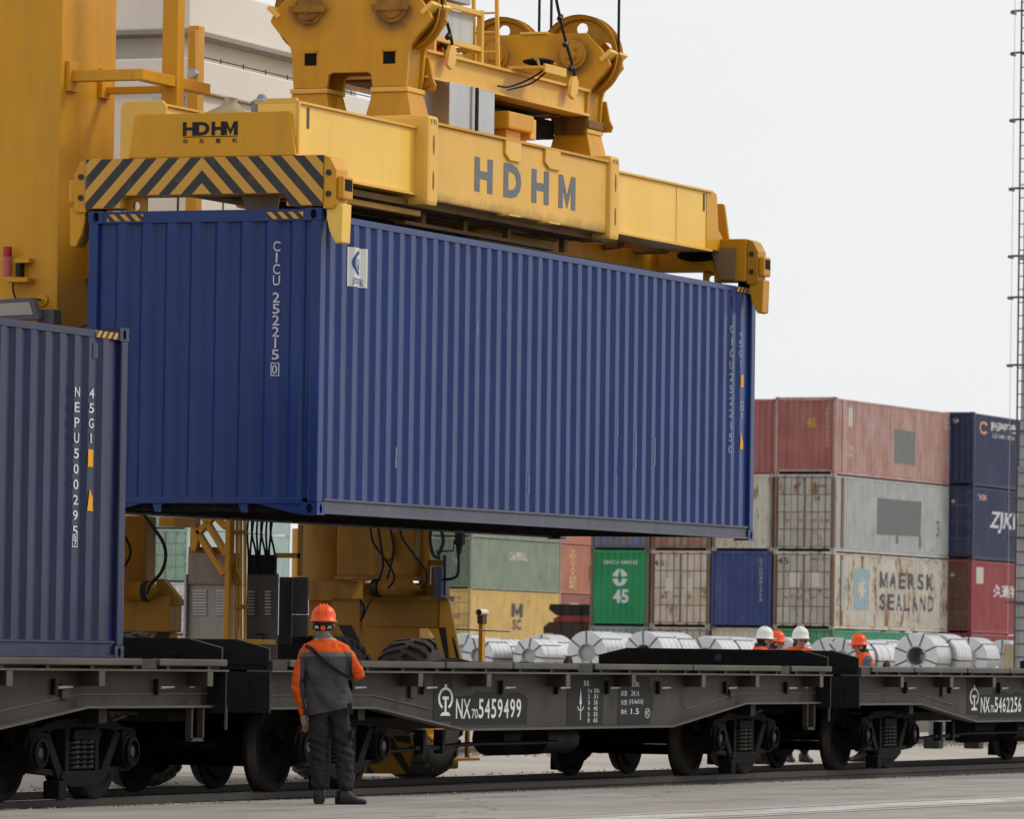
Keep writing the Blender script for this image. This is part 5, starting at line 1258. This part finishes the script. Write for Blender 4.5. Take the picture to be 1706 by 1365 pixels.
for k, (mt, lb) in enumerate(((cmat('cream', (.50, .45, .36), .3), 'cream container at the foot of the pale aqua stack'), (cmat('off white', (.62, .61, .58), .1), 'off white container below the pale aqua one'), (AQUA, 'pale aqua container with mint green doors seen through the crane legs'), (AQUA, 'pale aqua container topmost of its stack behind the hung container'))):
    bgc(lb, F_.x, F_.y, k*S8, mt, 'door', 12.192, S8, endmat=MINT if k >= 2 else None)
for k, lb in enumerate(('coral red container at the foot of the stack behind the near crane leg', 'coral red container in the middle of the stack behind near crane leg', 'coral red container end beside the mint green doors', 'coral red container topmost of its stack beside pale aqua one')):
    bgc(lb, F_.x-1.2, F_.y+2.75, k*S8, COR, 'end', 12.192, S8)
# flat racks stacked left of the bright green container
FR = [(905, 985, 1038, 1056, paint('rack brown', (.055, .035, .028), .8, .2, .4), 'brown folded flat rack at the bottom of the dark pile'),
      (922, 985, 1027, 1038, paint('rack red', (.22, .035, .035), .7, .2, .4), 'dark red folded flat rack in the middle of the dark pile'),
      (914, 985, 1008, 1026, paint('rack black', (.022, .018, .016), .8, .2, .4), 'black folded flat rack with tapered tip on top of dark pile')]
for i, (x0, x1, y0, y1, mt, lb) in enumerate(FR):
    X = 222; a = onx(x0, y1, X); b = onx(x1+30, y0, X)
    r_ = root('flat_rack', lb, 'flat rack', (X, b.y, a.z), (0, 0, 0), 'folded flat racks')
    w_ = a.y-b.y; h_ = b.z-a.z
    P = [(0, 0), (w_, 0), (w_, h_*.55), (w_-.25, h_), (0, h_)] if i != 2 else [(0, 0), (w_-.35, 0), (w_-.12, h_*.35), (w_, h_*.55), (w_-.04, h_), (0, h_)]
    part('platform', MB().prism(P, 'x', 0, 6), mt, r_)
    for k in range(3): part('rib', MB().box(-.05, .0, .3+k*.9, .38+k*.9, .05, h_-.05), mt, r_)
r_ = root('flat_rack', 'rusty flat rack on the ground carrying the dark pile', 'flat rack', (222, onx(1015, 1050, 222).y, -.03), (0, 0, 0), 'folded flat racks')
part('platform', MB().box(0, 6, 0, 2.4, 0, onx(905, 1056, 222).z+.03), FR[0][4], r_)

# ------------------------------------------------------------------ steel coils on the platform
def coil(label, px, rpx, d, Lm=1.25, bands=4, n=40, opencore=False):
    bands = random.choice((2, 3, 4, 5)); Lm = Lm*random.uniform(.88, 1.02)
    R_ = rpx*1.07*d/FPX
    c_ = ond(px, 1095, d); z = PLZ+R_
    r_ = root('steel_coil', label, 'steel coil', (c_.x, c_.y, PLZ), (0, 0, random.uniform(-.05, .05)), 'wrapped steel coils on the platform')
    ri = R_*.40
    part('coil_body', MB().lathe((0, 0, R_), (1, 0, 0), [(0, ri), (0, R_*.97), (.02, R_), (Lm-.02, R_), (Lm, R_*.97), (Lm, ri)], n, True), COIL, r_, 0, 30)
    nb = random.choice((6, 7, 8)); of = random.random()
    g = MB()
    for i in range(nb):
        t = 2*math.pi*i/nb+of; c1_, s1_ = math.cos(t), math.sin(t)
        q = part('strap', MB().bar((-.006, ri*c1_, R_+ri*s1_), (-.006, R_*c1_*.995, R_+R_*s1_*.995), .035, .006, (1, 0, 0)), STRAP, r_)
        part('strap_run', MB().bar((-.006, (R_+.004)*c1_, R_+(R_+.004)*s1_), (Lm, (R_+.004)*c1_, R_+(R_+.004)*s1_), .03, .006, (0, c1_, s1_)), STRAP, q)
    for k in range(bands): part('band', MB().lathe((Lm*(k+.6)/(bands+.4), 0, R_), (1, 0, 0), [(-.02, R_+.001), (-.015, R_+.006), (.015, R_+.006), (.02, R_+.001)], n), STEEL_DULL, r_, 0, 40)
    part('core_liner', MB().lathe((0, 0, R_), (1, 0, 0), [(-.012, ri*1.10), (-.014, ri*.98), (Lm, ri*.97)], n), STEEL_DULL, r_, 0, 40)
    if not opencore: part('core_cover', MB().cyl((.10, 0, R_), (.13, 0, R_), ri*.97, 24), STEEL_DULL, r_)
    for s in (-1, 1): part('chock', MB().prism([(s*R_*.35, 0), (s*R_*.75, 0), (s*R_*.75, R_*.30)], 'x', .2, Lm-.2), TIE, r_)
COILS = [(796, 27, 150, 'steel coil behind the thin yellow sensor post'), (880, 27, 150, 'second steel coil from the left in the front row'), (977, 33.5, 146, 'big steel coil under the bright green container'), (1072, 34, 146, 'big steel coil left of the black end board end'),
         (1175, 31, 152, 'steel coil just above the round mark on the black board'), (1402, 30, 152, 'steel coil left of the single orange helmeted worker'), (1526, 36, 146, 'big steel coil with open core near the right edge')]
for px, rp, d, lb in COILS:
    coil(lb, px, rp, d, opencore=px > 1500 or px == 1072)
    k = d+1.38*.93
    px2 = px+ (1.38*.375)*FPX/d*.97
    coil('coil standing right behind the '+lb, px2, rp*d/k, k)
for px, rp, d, lb in ((770, 30, 163, 'leftmost steel coil half hidden in the back row by crane leg'), (900, 30, 163, 'back row steel coil above the second front coil'), (1235, 30, 160, 'back row steel coil left of the white helmeted workers'), (1300, 31, 162, 'back row steel coil between the two white helmets'), (1378, 31, 162, 'back row steel coil right of the middle white helmet'), (1462, 30, 164, 'back row steel coil right of the orange helmet'), (1612, 33, 158, 'third steel coil in the row at the right edge'), (1668, 31, 162, 'rightmost steel coil beside the rusty plate')):
    coil(lb, px, rp, d)
RP = paint('rusty yellow plate', (.42, .33, .20), .7, .2, .4, rust=.45, rcol=(.30, .14, .03))
a = ond(1672, 1118, 141); b = ond(1690, 1074, 141)
g = MB(); g.box(0, .4, min(a.y, b.y), max(a.y, b.y), PLZ, max(a.z, b.z)); o = link('rusty_plate', g.mesh('rusty_plate', RP, .01)); o.location.x = a.x; tag(o, 'rusty yellow steel plate upright beside the light mast', 'plate')
a = ond(1661, 1118, 140); g = MB(); g.lathe((a.x, a.y, PLZ), (0, 0, 1), [(0, .10), (.18, .10), (.22, .06), (.30, .05), (.34, .0)], 14); tag(link('white_bottle', g.mesh('white_bottle', flat('white plastic', (.75, .75, .75), .4), 0, 50)), 'small white canister in front of the rightmost coils', 'canister')

# ------------------------------------------------------------------ light mast with caged ladder
MD = 135.0; mb_ = ond(1722, 1000, MD); MPX = FPX/MD
mast = root('light_mast', 'tall grey steel light mast with caged ladder at right edge', 'mast', (mb_.x, mb_.y, -.03))
MAST = paint('mast grey', (.34, .335, .325), .5, .1, .3)
MR = 25/MPX
part('pole', MB().lathe((0, 0, 0), (0, 0, 1), [(0, MR*1.25), (6, MR*1.10), (6.02, MR*1.02), (20, MR*.85)], 28), MAST, mast, 0, 40)
for zz in (3.0, 6.0, 10.8): part('pole_flange', MB().lathe((0, 0, zz), (0, 0, 1), [(0, MR*1.0), (0, MR*1.2), (.04, MR*1.2), (.04, MR)], 28), MAST, mast)
part('foundation', MB().box(-.9, .9, -.9, .9, -.05, .5), TIE, mast)
LADM = paint('ladder grey', (.07, .075, .09), .5, .1, .2)
# ladder direction: towards the viewer's left
ld = (-ca*.7 - Vector((cv.x, cv.y, 0))*.7); ld.z = 0; ld.normalize(); sd = Vector((-ld.y, ld.x, 0))
base = ld*(MR*1.08+.05)
for s in (-.2, .2): part('ladder_rail', MB().cyl(base+sd*s, base+sd*s+Vector((0, 0, 20)), .022, 8), LADM, mast)
for k in range(60): part('rung', MB().cyl(base-sd*.2+Vector((0, 0, .5+.3*k)), base+sd*.2+Vector((0, 0, .5+.3*k)), .012, 6), LADM, mast)
for py in (18, 88, 200, 315, 428, 497, 610, 720, 832, 897, 1005):
    z = ond(1690, py, MD).z; pts_ = []
    for i in range(15):
        t = -math.pi*.5+math.pi*i/14
        pts_.append(base+ld*(.46*math.cos(t))+sd*(.36*math.sin(t))+Vector((0, 0, z+.03)))
    g = MB()
    for p, q in zip(pts_[:-1], pts_[1:]): g.bar(p, q, .012, .05)
    part('cage_hoop', g, LADM, mast)
    part('hoop_stay', MB().bar(base+sd*.36+Vector((0, 0, z)), sd*.2+Vector((0, 0, z)), .03, .04), LADM, mast)
part('safety_wire', MB().tube([base+ld*.47+Vector((0, 0, .5)), base+ld*.49+Vector((0, 0, 7)), base+ld*.47+Vector((0, 0, 20))], .006, 6), STEEL_DULL, mast)
# bollards between the tracks
for px, lb in ((1555, 'grey post with black foot, left one seen under right wagon'), (1622, 'grey post with black foot, right one seen under right wagon')):
    p = onz(px, 1245, 0)
    r_ = root('bollard', lb, 'bollard', (p.x, p.y, -.03), (0, 0, 0), 'short posts seen under the right wagon')
    part('post', MB().cyl((0, 0, .18), (0, 0, .95), .085, 16), paint('bollard grey', (.13, .13, .135), .6), r_, 0, 40)
    part('foot', MB().box(-.14, .14, -.14, .14, 0, .18), HOSE, r_, .02)
# ------------------------------------------------------------------ people
SKIN = paint('skin', (.36, .20, .14), .5, .08, .1, dcol=(.25, .12, .08)); BOOT = flat('black boot leather', (.014, .013, .013), .45)
HAIR = flat('black hair', (.012, .011, .011), .6)
def cloth(name, fn_cols, folds=.5):
    """fn_cols: (base, other, mask kind)"""
    m, n, bs = new_mat(name); vec, ob = coords(n)
    base, other, kind = fn_cols
    sx = nd(n, 'ShaderNodeSeparateXYZ'); n.links.new(ob, sx.inputs[0])
    wob = mth(n, 'MULTIPLY', mth(n, 'SUBTRACT', noise(n, vec, 7, 2), .5), .03)
    z = mth(n, 'ADD', sx.outputs[2], wob)
    c = mixc(n, ramp(n, noise(n, vec, 6, 5), .3, .7), tuple(x*.8 for x in base), tuple(x*1.2 for x in base))
    if kind == 'yoke':     # orange yoke and outer sleeves, pale piping under the yoke
        k1 = mth(n, 'GREATER_THAN', z, 1.375)
        xc = mth(n, 'ABSOLUTE', mth(n, 'ADD', sx.outputs[0], .045))
        slope = mth(n, 'ADD', .235, mth(n, 'MULTIPLY', mth(n, 'MAXIMUM', mth(n, 'SUBTRACT', 1.02, sx.outputs[2]), 0.0), -.18))
        k2 = mth(n, 'MULTIPLY', mth(n, 'GREATER_THAN', mth(n, 'ADD', xc, wob), slope), mth(n, 'MAXIMUM', mth(n, 'LESS_THAN', sx.outputs[0], 0.0), mth(n, 'GREATER_THAN', sx.outputs[2], 1.06)))
        k = mth(n, 'MAXIMUM', k1, k2)
        band = mth(n, 'MULTIPLY', mth(n, 'GREATER_THAN', z, 1.335), mth(n, 'SUBTRACT', 1.0, k1))
        oc = mixc(n, ramp(n, noise(n, vec, 5, 4), .3, .7), tuple(x*.8 for x in other), other)
        c = mixc(n, band, c, (.13, .12, .11)); c = mixc(n, k, c, oc)
    elif kind == 'vest':
        k = mth(n, 'LESS_THAN', mth(n, 'ABSOLUTE', sx.outputs[0]), .20)
        c = mixc(n, k, c, other)
    n.links.new(c, bs.inputs['Base Color']); bs.inputs['Roughness'].default_value = .85; bs.inputs['Specular IOR Level'].default_value = .08
    bp = nd(n, 'ShaderNodeBump'); bp.inputs['Strength'].default_value = folds; bp.inputs['Distance'].default_value = .03
    n.links.new(noise(n, vec, 9, 3, (1, 1, 1.8)), bp.inputs['Height']); n.links.new(bp.outputs[0], bs.inputs['Normal'])
    return m
ORG = (.72, .105, .018)
JACK = cloth('orange and grey jacket', ((.066, .064, .063), ORG, 'yoke'))
TROU = cloth('dark work trousers', ((.028, .028, .031), ORG, 'none'), .9)
VESTM = cloth('orange vest over blue grey shirt', ((.10, .115, .15), ORG, 'vest'))
def skin_mesh(verts, edges, radii, name, sub=2):
    me = bpy.data.meshes.new(name); me.from_pydata(verts, edges, [])
    bm = bmesh.new(); bm.from_mesh(me); ly = bm.verts.layers.skin.verify(); bm.verts.ensure_lookup_table()
    for i, v in enumerate(bm.verts): v[ly].radius = radii[i]; v[ly].use_root = (i == 0)
    bm.to_mesh(me); bm.free()
    o = bpy.data.objects.new(name, me); COL.objects.link(o)
    o.modifiers.new('s', 'SKIN').use_smooth_shade = True; sb = o.modifiers.new('u', 'SUBSURF'); sb.levels = sub; sb.render_levels = sub
    bpy.context.view_layer.update()
    out = bpy.data.meshes.new_from_object(o.evaluated_get(bpy.context.evaluated_depsgraph_get()))
    bpy.data.objects.remove(o); out.name = name; return out
def person(label, loc, yaw, J, jacket, helmet_col, sc=1.0, group=None, back=False, hem=.86):
    r = root('person', label, 'person', loc, (0, 0, yaw), group); r.scale = (sc, sc, sc)
    V = []; E = []; RD = []
    def add(p, rad, par=None):
        V.append(p); RD.append(rad if isinstance(rad, tuple) else (rad, rad))
        if par is not None: E.append((par, len(V)-1))
        return len(V)-1
    hx, hy, hz = J['head']
    pv = add(J['pelvis'], (.145, .115)); sp = add(J['spine'], (.15, .115), pv); ch = add(J['chest'], (.165, .12), sp)
    nb = add(J['neckbase'], (.085, .08), ch); nk = add((J['neckbase'][0]*.5+hx*.5, hy*.5, hz-.135), (.058, .060), nb)
    h1 = add((hx, hy+.012, hz-.055), (.062, .078), nk); h2 = add((hx, hy, hz+.02), (.076, .092), h1); h3 = add((hx, hy-.01, hz+.085), (.060, .072), h2)
    for s in 'LR':
        a = add(J['sh'+s], (.078, .078), nb); m1 = tuple(J['sh'+s][i]*.5+J['el'+s][i]*.5 for i in range(3)); b0 = add(m1, .066, a)
        b = add(J['el'+s], .060, b0); m2 = tuple(J['el'+s][i]*.5+J['wr'+s][i]*.5 for i in range(3)); c0 = add(m2, .052, b); c = add(J['wr'+s], .041, c0)
        k = add(J['hip'+s], (.105, .105), pv); mm = tuple(J['hip'+s][i]*.5+J['kn'+s][i]*.5 for i in range(3)); k0 = add(mm, .102, k)
        l = add(J['kn'+s], .090, k0); mn = tuple(J['kn'+s][i]*.45+J['an'+s][i]*.55 for i in range(3)); l0 = add(mn, .086, l); f = add(J['an'+s], .080, l0)
    me = skin_mesh(V, E, RD, 'body', 3)
    me.update()
    for v in me.vertices:          # cloth creases
        c_ = v.co
        if c_.z < J['neckbase'][2]:
            k = .016*mnoise.noise(Vector((c_.x*9, c_.y*9, c_.z*15+c_.x*10)))+.010*mnoise.noise(c_*26)
            if c_.z < .30: k += .006*math.sin(c_.z*62+c_.x*25)
            if abs(c_.z-.50) < .12: k += .008*math.sin(c_.z*85+c_.x*30)
            v.co = c_+v.normal*k
    for mt in (TROU, jacket, SKIN): me.materials.append(mt)
    for p in me.polygons:
        z = p.center.z; x = p.center.x
        on_arm = any((Vector(J['wr'+s])-p.center).length < .085 and z < J['wr'+s][2]-.01 for s in 'LR')
        p.material_index = 2 if z > J['neckbase'][2]+.035 else (0 if (z < hem and abs(x-J['pelvis'][0]) < .235 and all((Vector(J['wr'+s])-p.center).length > .10 or abs(p.center.x) < .19 for s in 'LR')) else 1)
    random.seed(3)
    body = link('body', me, r)
    # jacket body: loose loft over the torso
    NZ = J['neckbase'][2]-1.45
    g = MB(); N = 40; cx, cy = J['pelvis'][0], J['pelvis'][1]; nx = J['neckbase'][0]; rows = []
    tab = [(hem-.02, .205, .150), (hem+.03, .210, .155), (hem+.12, .205, .15), (hem+.22, .20, .145), (1.18, .205, .148), (1.26, .215, .150), (1.34+NZ, .215, .148), (1.40+NZ, .195, .132), (1.445+NZ, .15, .11), (1.475+NZ, .10, .09), (1.50+NZ, .075, .078)]
    tb2 = []
    for (z0_, a_, b_), (z1_, c_, d_) in zip(tab[:-1], tab[1:]):
        for q_ in range(4): t_ = q_/4; tb2.append((z0_+(z1_-z0_)*t_, a_+(c_-a_)*t_, b_+(d_-b_)*t_))
    tab = tb2+[tab[-1]]
    for i, (z, rx, ry) in enumerate(tab):
        t = (z-hem)/(1.5-hem); ox = cx+(nx-cx)*t
        for k in range(N):
            a = 2*math.pi*k/N; w_ = .020*mnoise.noise(Vector((math.cos(a)*2.2, math.sin(a)*2.2, z*9+math.cos(a)*2.5)))+ .007*math.sin(a*5+i*.4)+.005*math.sin(a*9-i*.55)
            if z > 1.33: w_ *= .3
            g.v.append((ox+(rx+w_)*math.cos(a), cy+(ry+w_)*math.sin(a), z+.045*math.cos(a)*max(0, 1-i/8)))
    g.f += [(j*N+k, j*N+(k+1) % N, (j+1)*N+(k+1) % N, (j+1)*N+k) for j in range(len(tab)-1) for k in range(N)]
    part('jacket', g, jacket, r, 0, 180)
    part('collar', MB().lathe((nx, .0, 1.485+NZ), (0, -.02, 1), [(0, .082), (.02, .078), (.055, .074), (.055, .066)], 20), cloth('collar', ((.16, .165, .175) if back else (.05, .05, .055), ORG, 'none')), r, 0, 60)
    # hard hat
    HM = flat('helmet '+helmet_col, {'orange': (.80, .085, .012), 'white': (.72, .71, .69)}[helmet_col], .35)
    ht = part('hard_hat', MB().lathe((hx, hy, hz+.03), (0, .05, 1), [(-.030, .112), (-.022, .124), (-.014, .122), (-.006, .112), (.05, .108), (.09, .092), (.118, .062), (.13, .03), (.132, 0)], 32), HM, r, 0, 50)
    for a in (-.03, 0, .03): part('ridge', MB().tube([(hx+a, hy+.106*math.cos(t), hz+.03+.134*math.sin(t)) for t in [math.pi*.12+math.pi*.76*i/12 for i in range(13)]], .010, 6), HM, ht, 0, 60)
    part('peak', MB().prism([(hx-.085, hy+.09), (hx+.085, hy+.09), (hx+.065, hy+.145), (hx, hy+.16), (hx-.065, hy+.145)], 'z', hz+.004, hz+.014), HM, ht, .004)
    # hair at the nape and face features
    g = MB(); g.lathe((hx, hy-.012, hz+.03), (0, -.15, -1), [(0, .098), (.04, .097), (.075, .085), (.105, .070), (.11, .05)], 20); 
    keep = []
    part('hair', MB().add([v for v in g.v], [f for f in g.f if all(g.v[i][1] < hy+.025 for i in f)]), HAIR, r, 0, 60)
    for s in (-1, 1):
        part('ear', MB().lathe((hx+s*.082, hy-.005, hz-.03), (s, 0, 0), [(0, .030), (.012, .028), (.02, .014), (.021, 0)], 12), SKIN, r, 0, 60)
        part('eye', MB().lathe((hx+s*.032, hy+.083, hz-.012), (0, 1, 0), [(0, .013), (.006, .009), (.009, 0)], 10), HAIR, r, 0, 60)
        part('eyebrow', MB().box(hx+s*.034-.018, hx+s*.034+.018, hy+.082, hy+.092, hz+.006, hz+.012), HAIR, r)
        w0 = Vector(J['wr'+s_]) if (s_ := ('L' if s < 0 else 'R')) else None
        d = (w0-Vector(J['el'+s_])).normalized(); a = d.orthogonal().normalized(); b = d.cross(a)
        g = MB(); g.lathe(w0-d*.01, d, [(0, .030), (.03, .034), (.07, .040), (.095, .036), (.10, .0)], 12)
        for i in range(4):
            o_ = a*(-.027+.018*i); ln = (.065, .078, .074, .058)[i]
            g.tube(catmull([w0+d*.08+o_, w0+d*(.08+ln*.5)+o_*1.05+b*.006, w0+d*(.08+ln)+o_*1.0+b*.028], 3), .0088, 6)
        g.tube(catmull([w0+d*.03-a*.03, w0+d*.06-a*.052+b*.012, w0+d*.09-a*.055+b*.03], 3), .0105, 6)
        part('hand', g, SKIN, r, 0, 60)
        an = Vector(J['an'+s_]); toe = Vector(J['toe'+s_]); dv = (toe-an); dv.z = 0; dv.normalize(); pv2 = Vector((-dv.y, dv.x, 0))
        g = MB(); rings = []
        for t, wd, hg in ((-.095, .042, .09), (-.08, .052, .13), (.0, .056, .15), (.05, .044, .10), (.10, .048, .070), (.16, .048, .058), (.195, .036, .045), (.205, .01, .02)):
            for k in range(12):
                th_ = 2*math.pi*k/12
                sg = lambda q: math.copysign(abs(q)**.55, q)
                g.v.append(tuple(Vector((an.x, an.y, 0))+dv*t+pv2*(wd*sg(math.cos(th_)))+Vector((0, 0, hg*(.5+.5*sg(math.sin(th_)))))))
        g.f += [(j*12+k, j*12+(k+1) % 12, (j+1)*12+(k+1) % 12, (j+1)*12+k) for j in range(7) for k in range(12)]+[tuple(range(12)), tuple(range(84, 96))]
        part('boot', g, BOOT, r, 0, 60)
    part('nose', MB().add([(hx-.014, hy+.084, hz-.055), (hx+.014, hy+.084, hz-.055), (hx, hy+.115, hz-.048), (hx, hy+.088, hz+.002)], [(0, 1, 2), (0, 2, 3), (1, 3, 2), (0, 3, 1)]), SKIN, r, 0, 80)
    part('mouth', MB().box(hx-.024, hx+.024, hy+.080, hy+.086, hz-.085, hz-.079), paint('lips', (.25, .10, .08), .5), r)
    return r
J1 = dict(pelvis=(-.01, 0, .93), spine=(-.02, 0, 1.12), chest=(-.045, 0, 1.29), neckbase=(-.072, 0, 1.45), head=(-.078, .03, 1.645),
          shL=(-.225, 0, 1.385), elL=(-.315, -.03, 1.09), wrL=(-.245, .05, .80), shR=(.125, 0, 1.385), elR=(.262, .02, 1.165), wrR=(.10, .25, 1.20),
          hipL=(-.10, 0, .88), knL=(-.10, .02, .47), anL=(-.09, 0, .11), hipR=(.075, 0, .88), knR=(.125, .03, .48), anR=(.155, 0, .11), toeL=(-.09, .15, .04), toeR=(.30, .09, .04))
fw = onz(548, 1341, 0)
yaw0 = math.atan2(cv.y, cv.x)-math.pi/2
p1_ = person('worker in orange and grey jacket with orange helmet standing with back turned', (fw.x, fw.y, 0), yaw0, J1, JACK, 'orange', .985, None, True)
# strap across the back, belt clip, hat band
STR = flat('black strap', (.012, .012, .012), .6)
g = MB()
P = [(-.235, -.05, 1.43), (-.17, -.13, 1.40), (-.10, -.175, 1.33), (.0, -.185, 1.25), (.10, -.17, 1.185), (.17, -.12, 1.15), (.20, -.05, 1.13)]
for a, b in zip(catmull(P, 5)[:-1], catmull(P, 5)[1:]): g.bar(a, b, .008, .034, (0, -1, .0) if False else (.45, -.2, .87))
part('strap', g, STR, p1_); part('strap_buckle', MB().box(-.09, -.055, -.195, -.17, 1.27, 1.31), STR, p1_)
g = MB(); g.lathe((-.078, .03, 1.60), (0, 0, 1), [(-.02, .094), (-.02, .098), (.02, .104), (.02, .094)], 24); part('hat_cradle', g, HAIR, p1_, 0, 60)
part('hat_knob', MB().cyl((-.078, -.085, 1.595), (-.078, -.06, 1.595), .022, 12), flat('helmet orange', (.8, .1, .02)), p1_)
for s in (-1, 1): part('hat_clip', MB().box(-.078+s*.055-.02, -.078+s*.055+.02, -.062, -.05, 1.59, 1.615), STEEL_DULL, p1_)
part('pocket_flap', MB().box(.19, .215, -.06, .06, .60, .68), TROU, p1_, .008)
part('radio', MB().box(.165, .20, -.10, -.05, .82, .92), STR, p1_, .006)
J2 = dict(pelvis=(0, 0, .95), spine=(0, 0, 1.16), chest=(0, .01, 1.34), neckbase=(0, .01, 1.50), head=(0, .065, 1.645), shL=(-.19, 0, 1.445), elL=(-.25, .02, 1.10), wrL=(-.20, .20, .96),
          shR=(.19, 0, 1.445), elR=(.25, .02, 1.12), wrR=(.20, .20, .96), hipL=(-.09, 0, .88), knL=(-.10, .02, .47), anL=(-.11, 0, .11), hipR=(.09, 0, .88), knR=(.10, .02, .47), anR=(.12, 0, .11), toeL=(-.12, .15, .04), toeR=(.14, .15, .04))
GP_ = 'workers talking behind the wagons'
def bgp(label, px, Y, face, hat, ytop, hh=1.80):
    p = ony(px, 1100, Y); d = (Vector((p.x, p.y, 0))).dot(Vector((cv.x, cv.y, 0)))
    zt_ = ony(px, ytop, Y).z
    sc = (zt_+.03)/1.815
    return person(label, (p.x, p.y, -.03), face, J2, VESTM, hat, sc, GP_)
vd = math.atan2(cv.y, cv.x)       # view direction; facing angle = direction - 90 deg
bgp('worker in white helmet turned right at left of the group', 1266, 27.4, vd-R(75)-math.pi/2, 'white', 1044)
bgp('worker in orange helmet half hidden behind the white helmeted one', 1286, 28.4, vd-R(95)-math.pi/2, 'orange', 1050)
bgp('worker in white helmet facing the camera above the black end board', 1330, 27.6, vd-R(160)-math.pi/2, 'white', 1044)
bgp('worker in orange helmet looking left, right of the black end boards', 1438, 27.2, vd+R(105)-math.pi/2, 'orange', 1056)
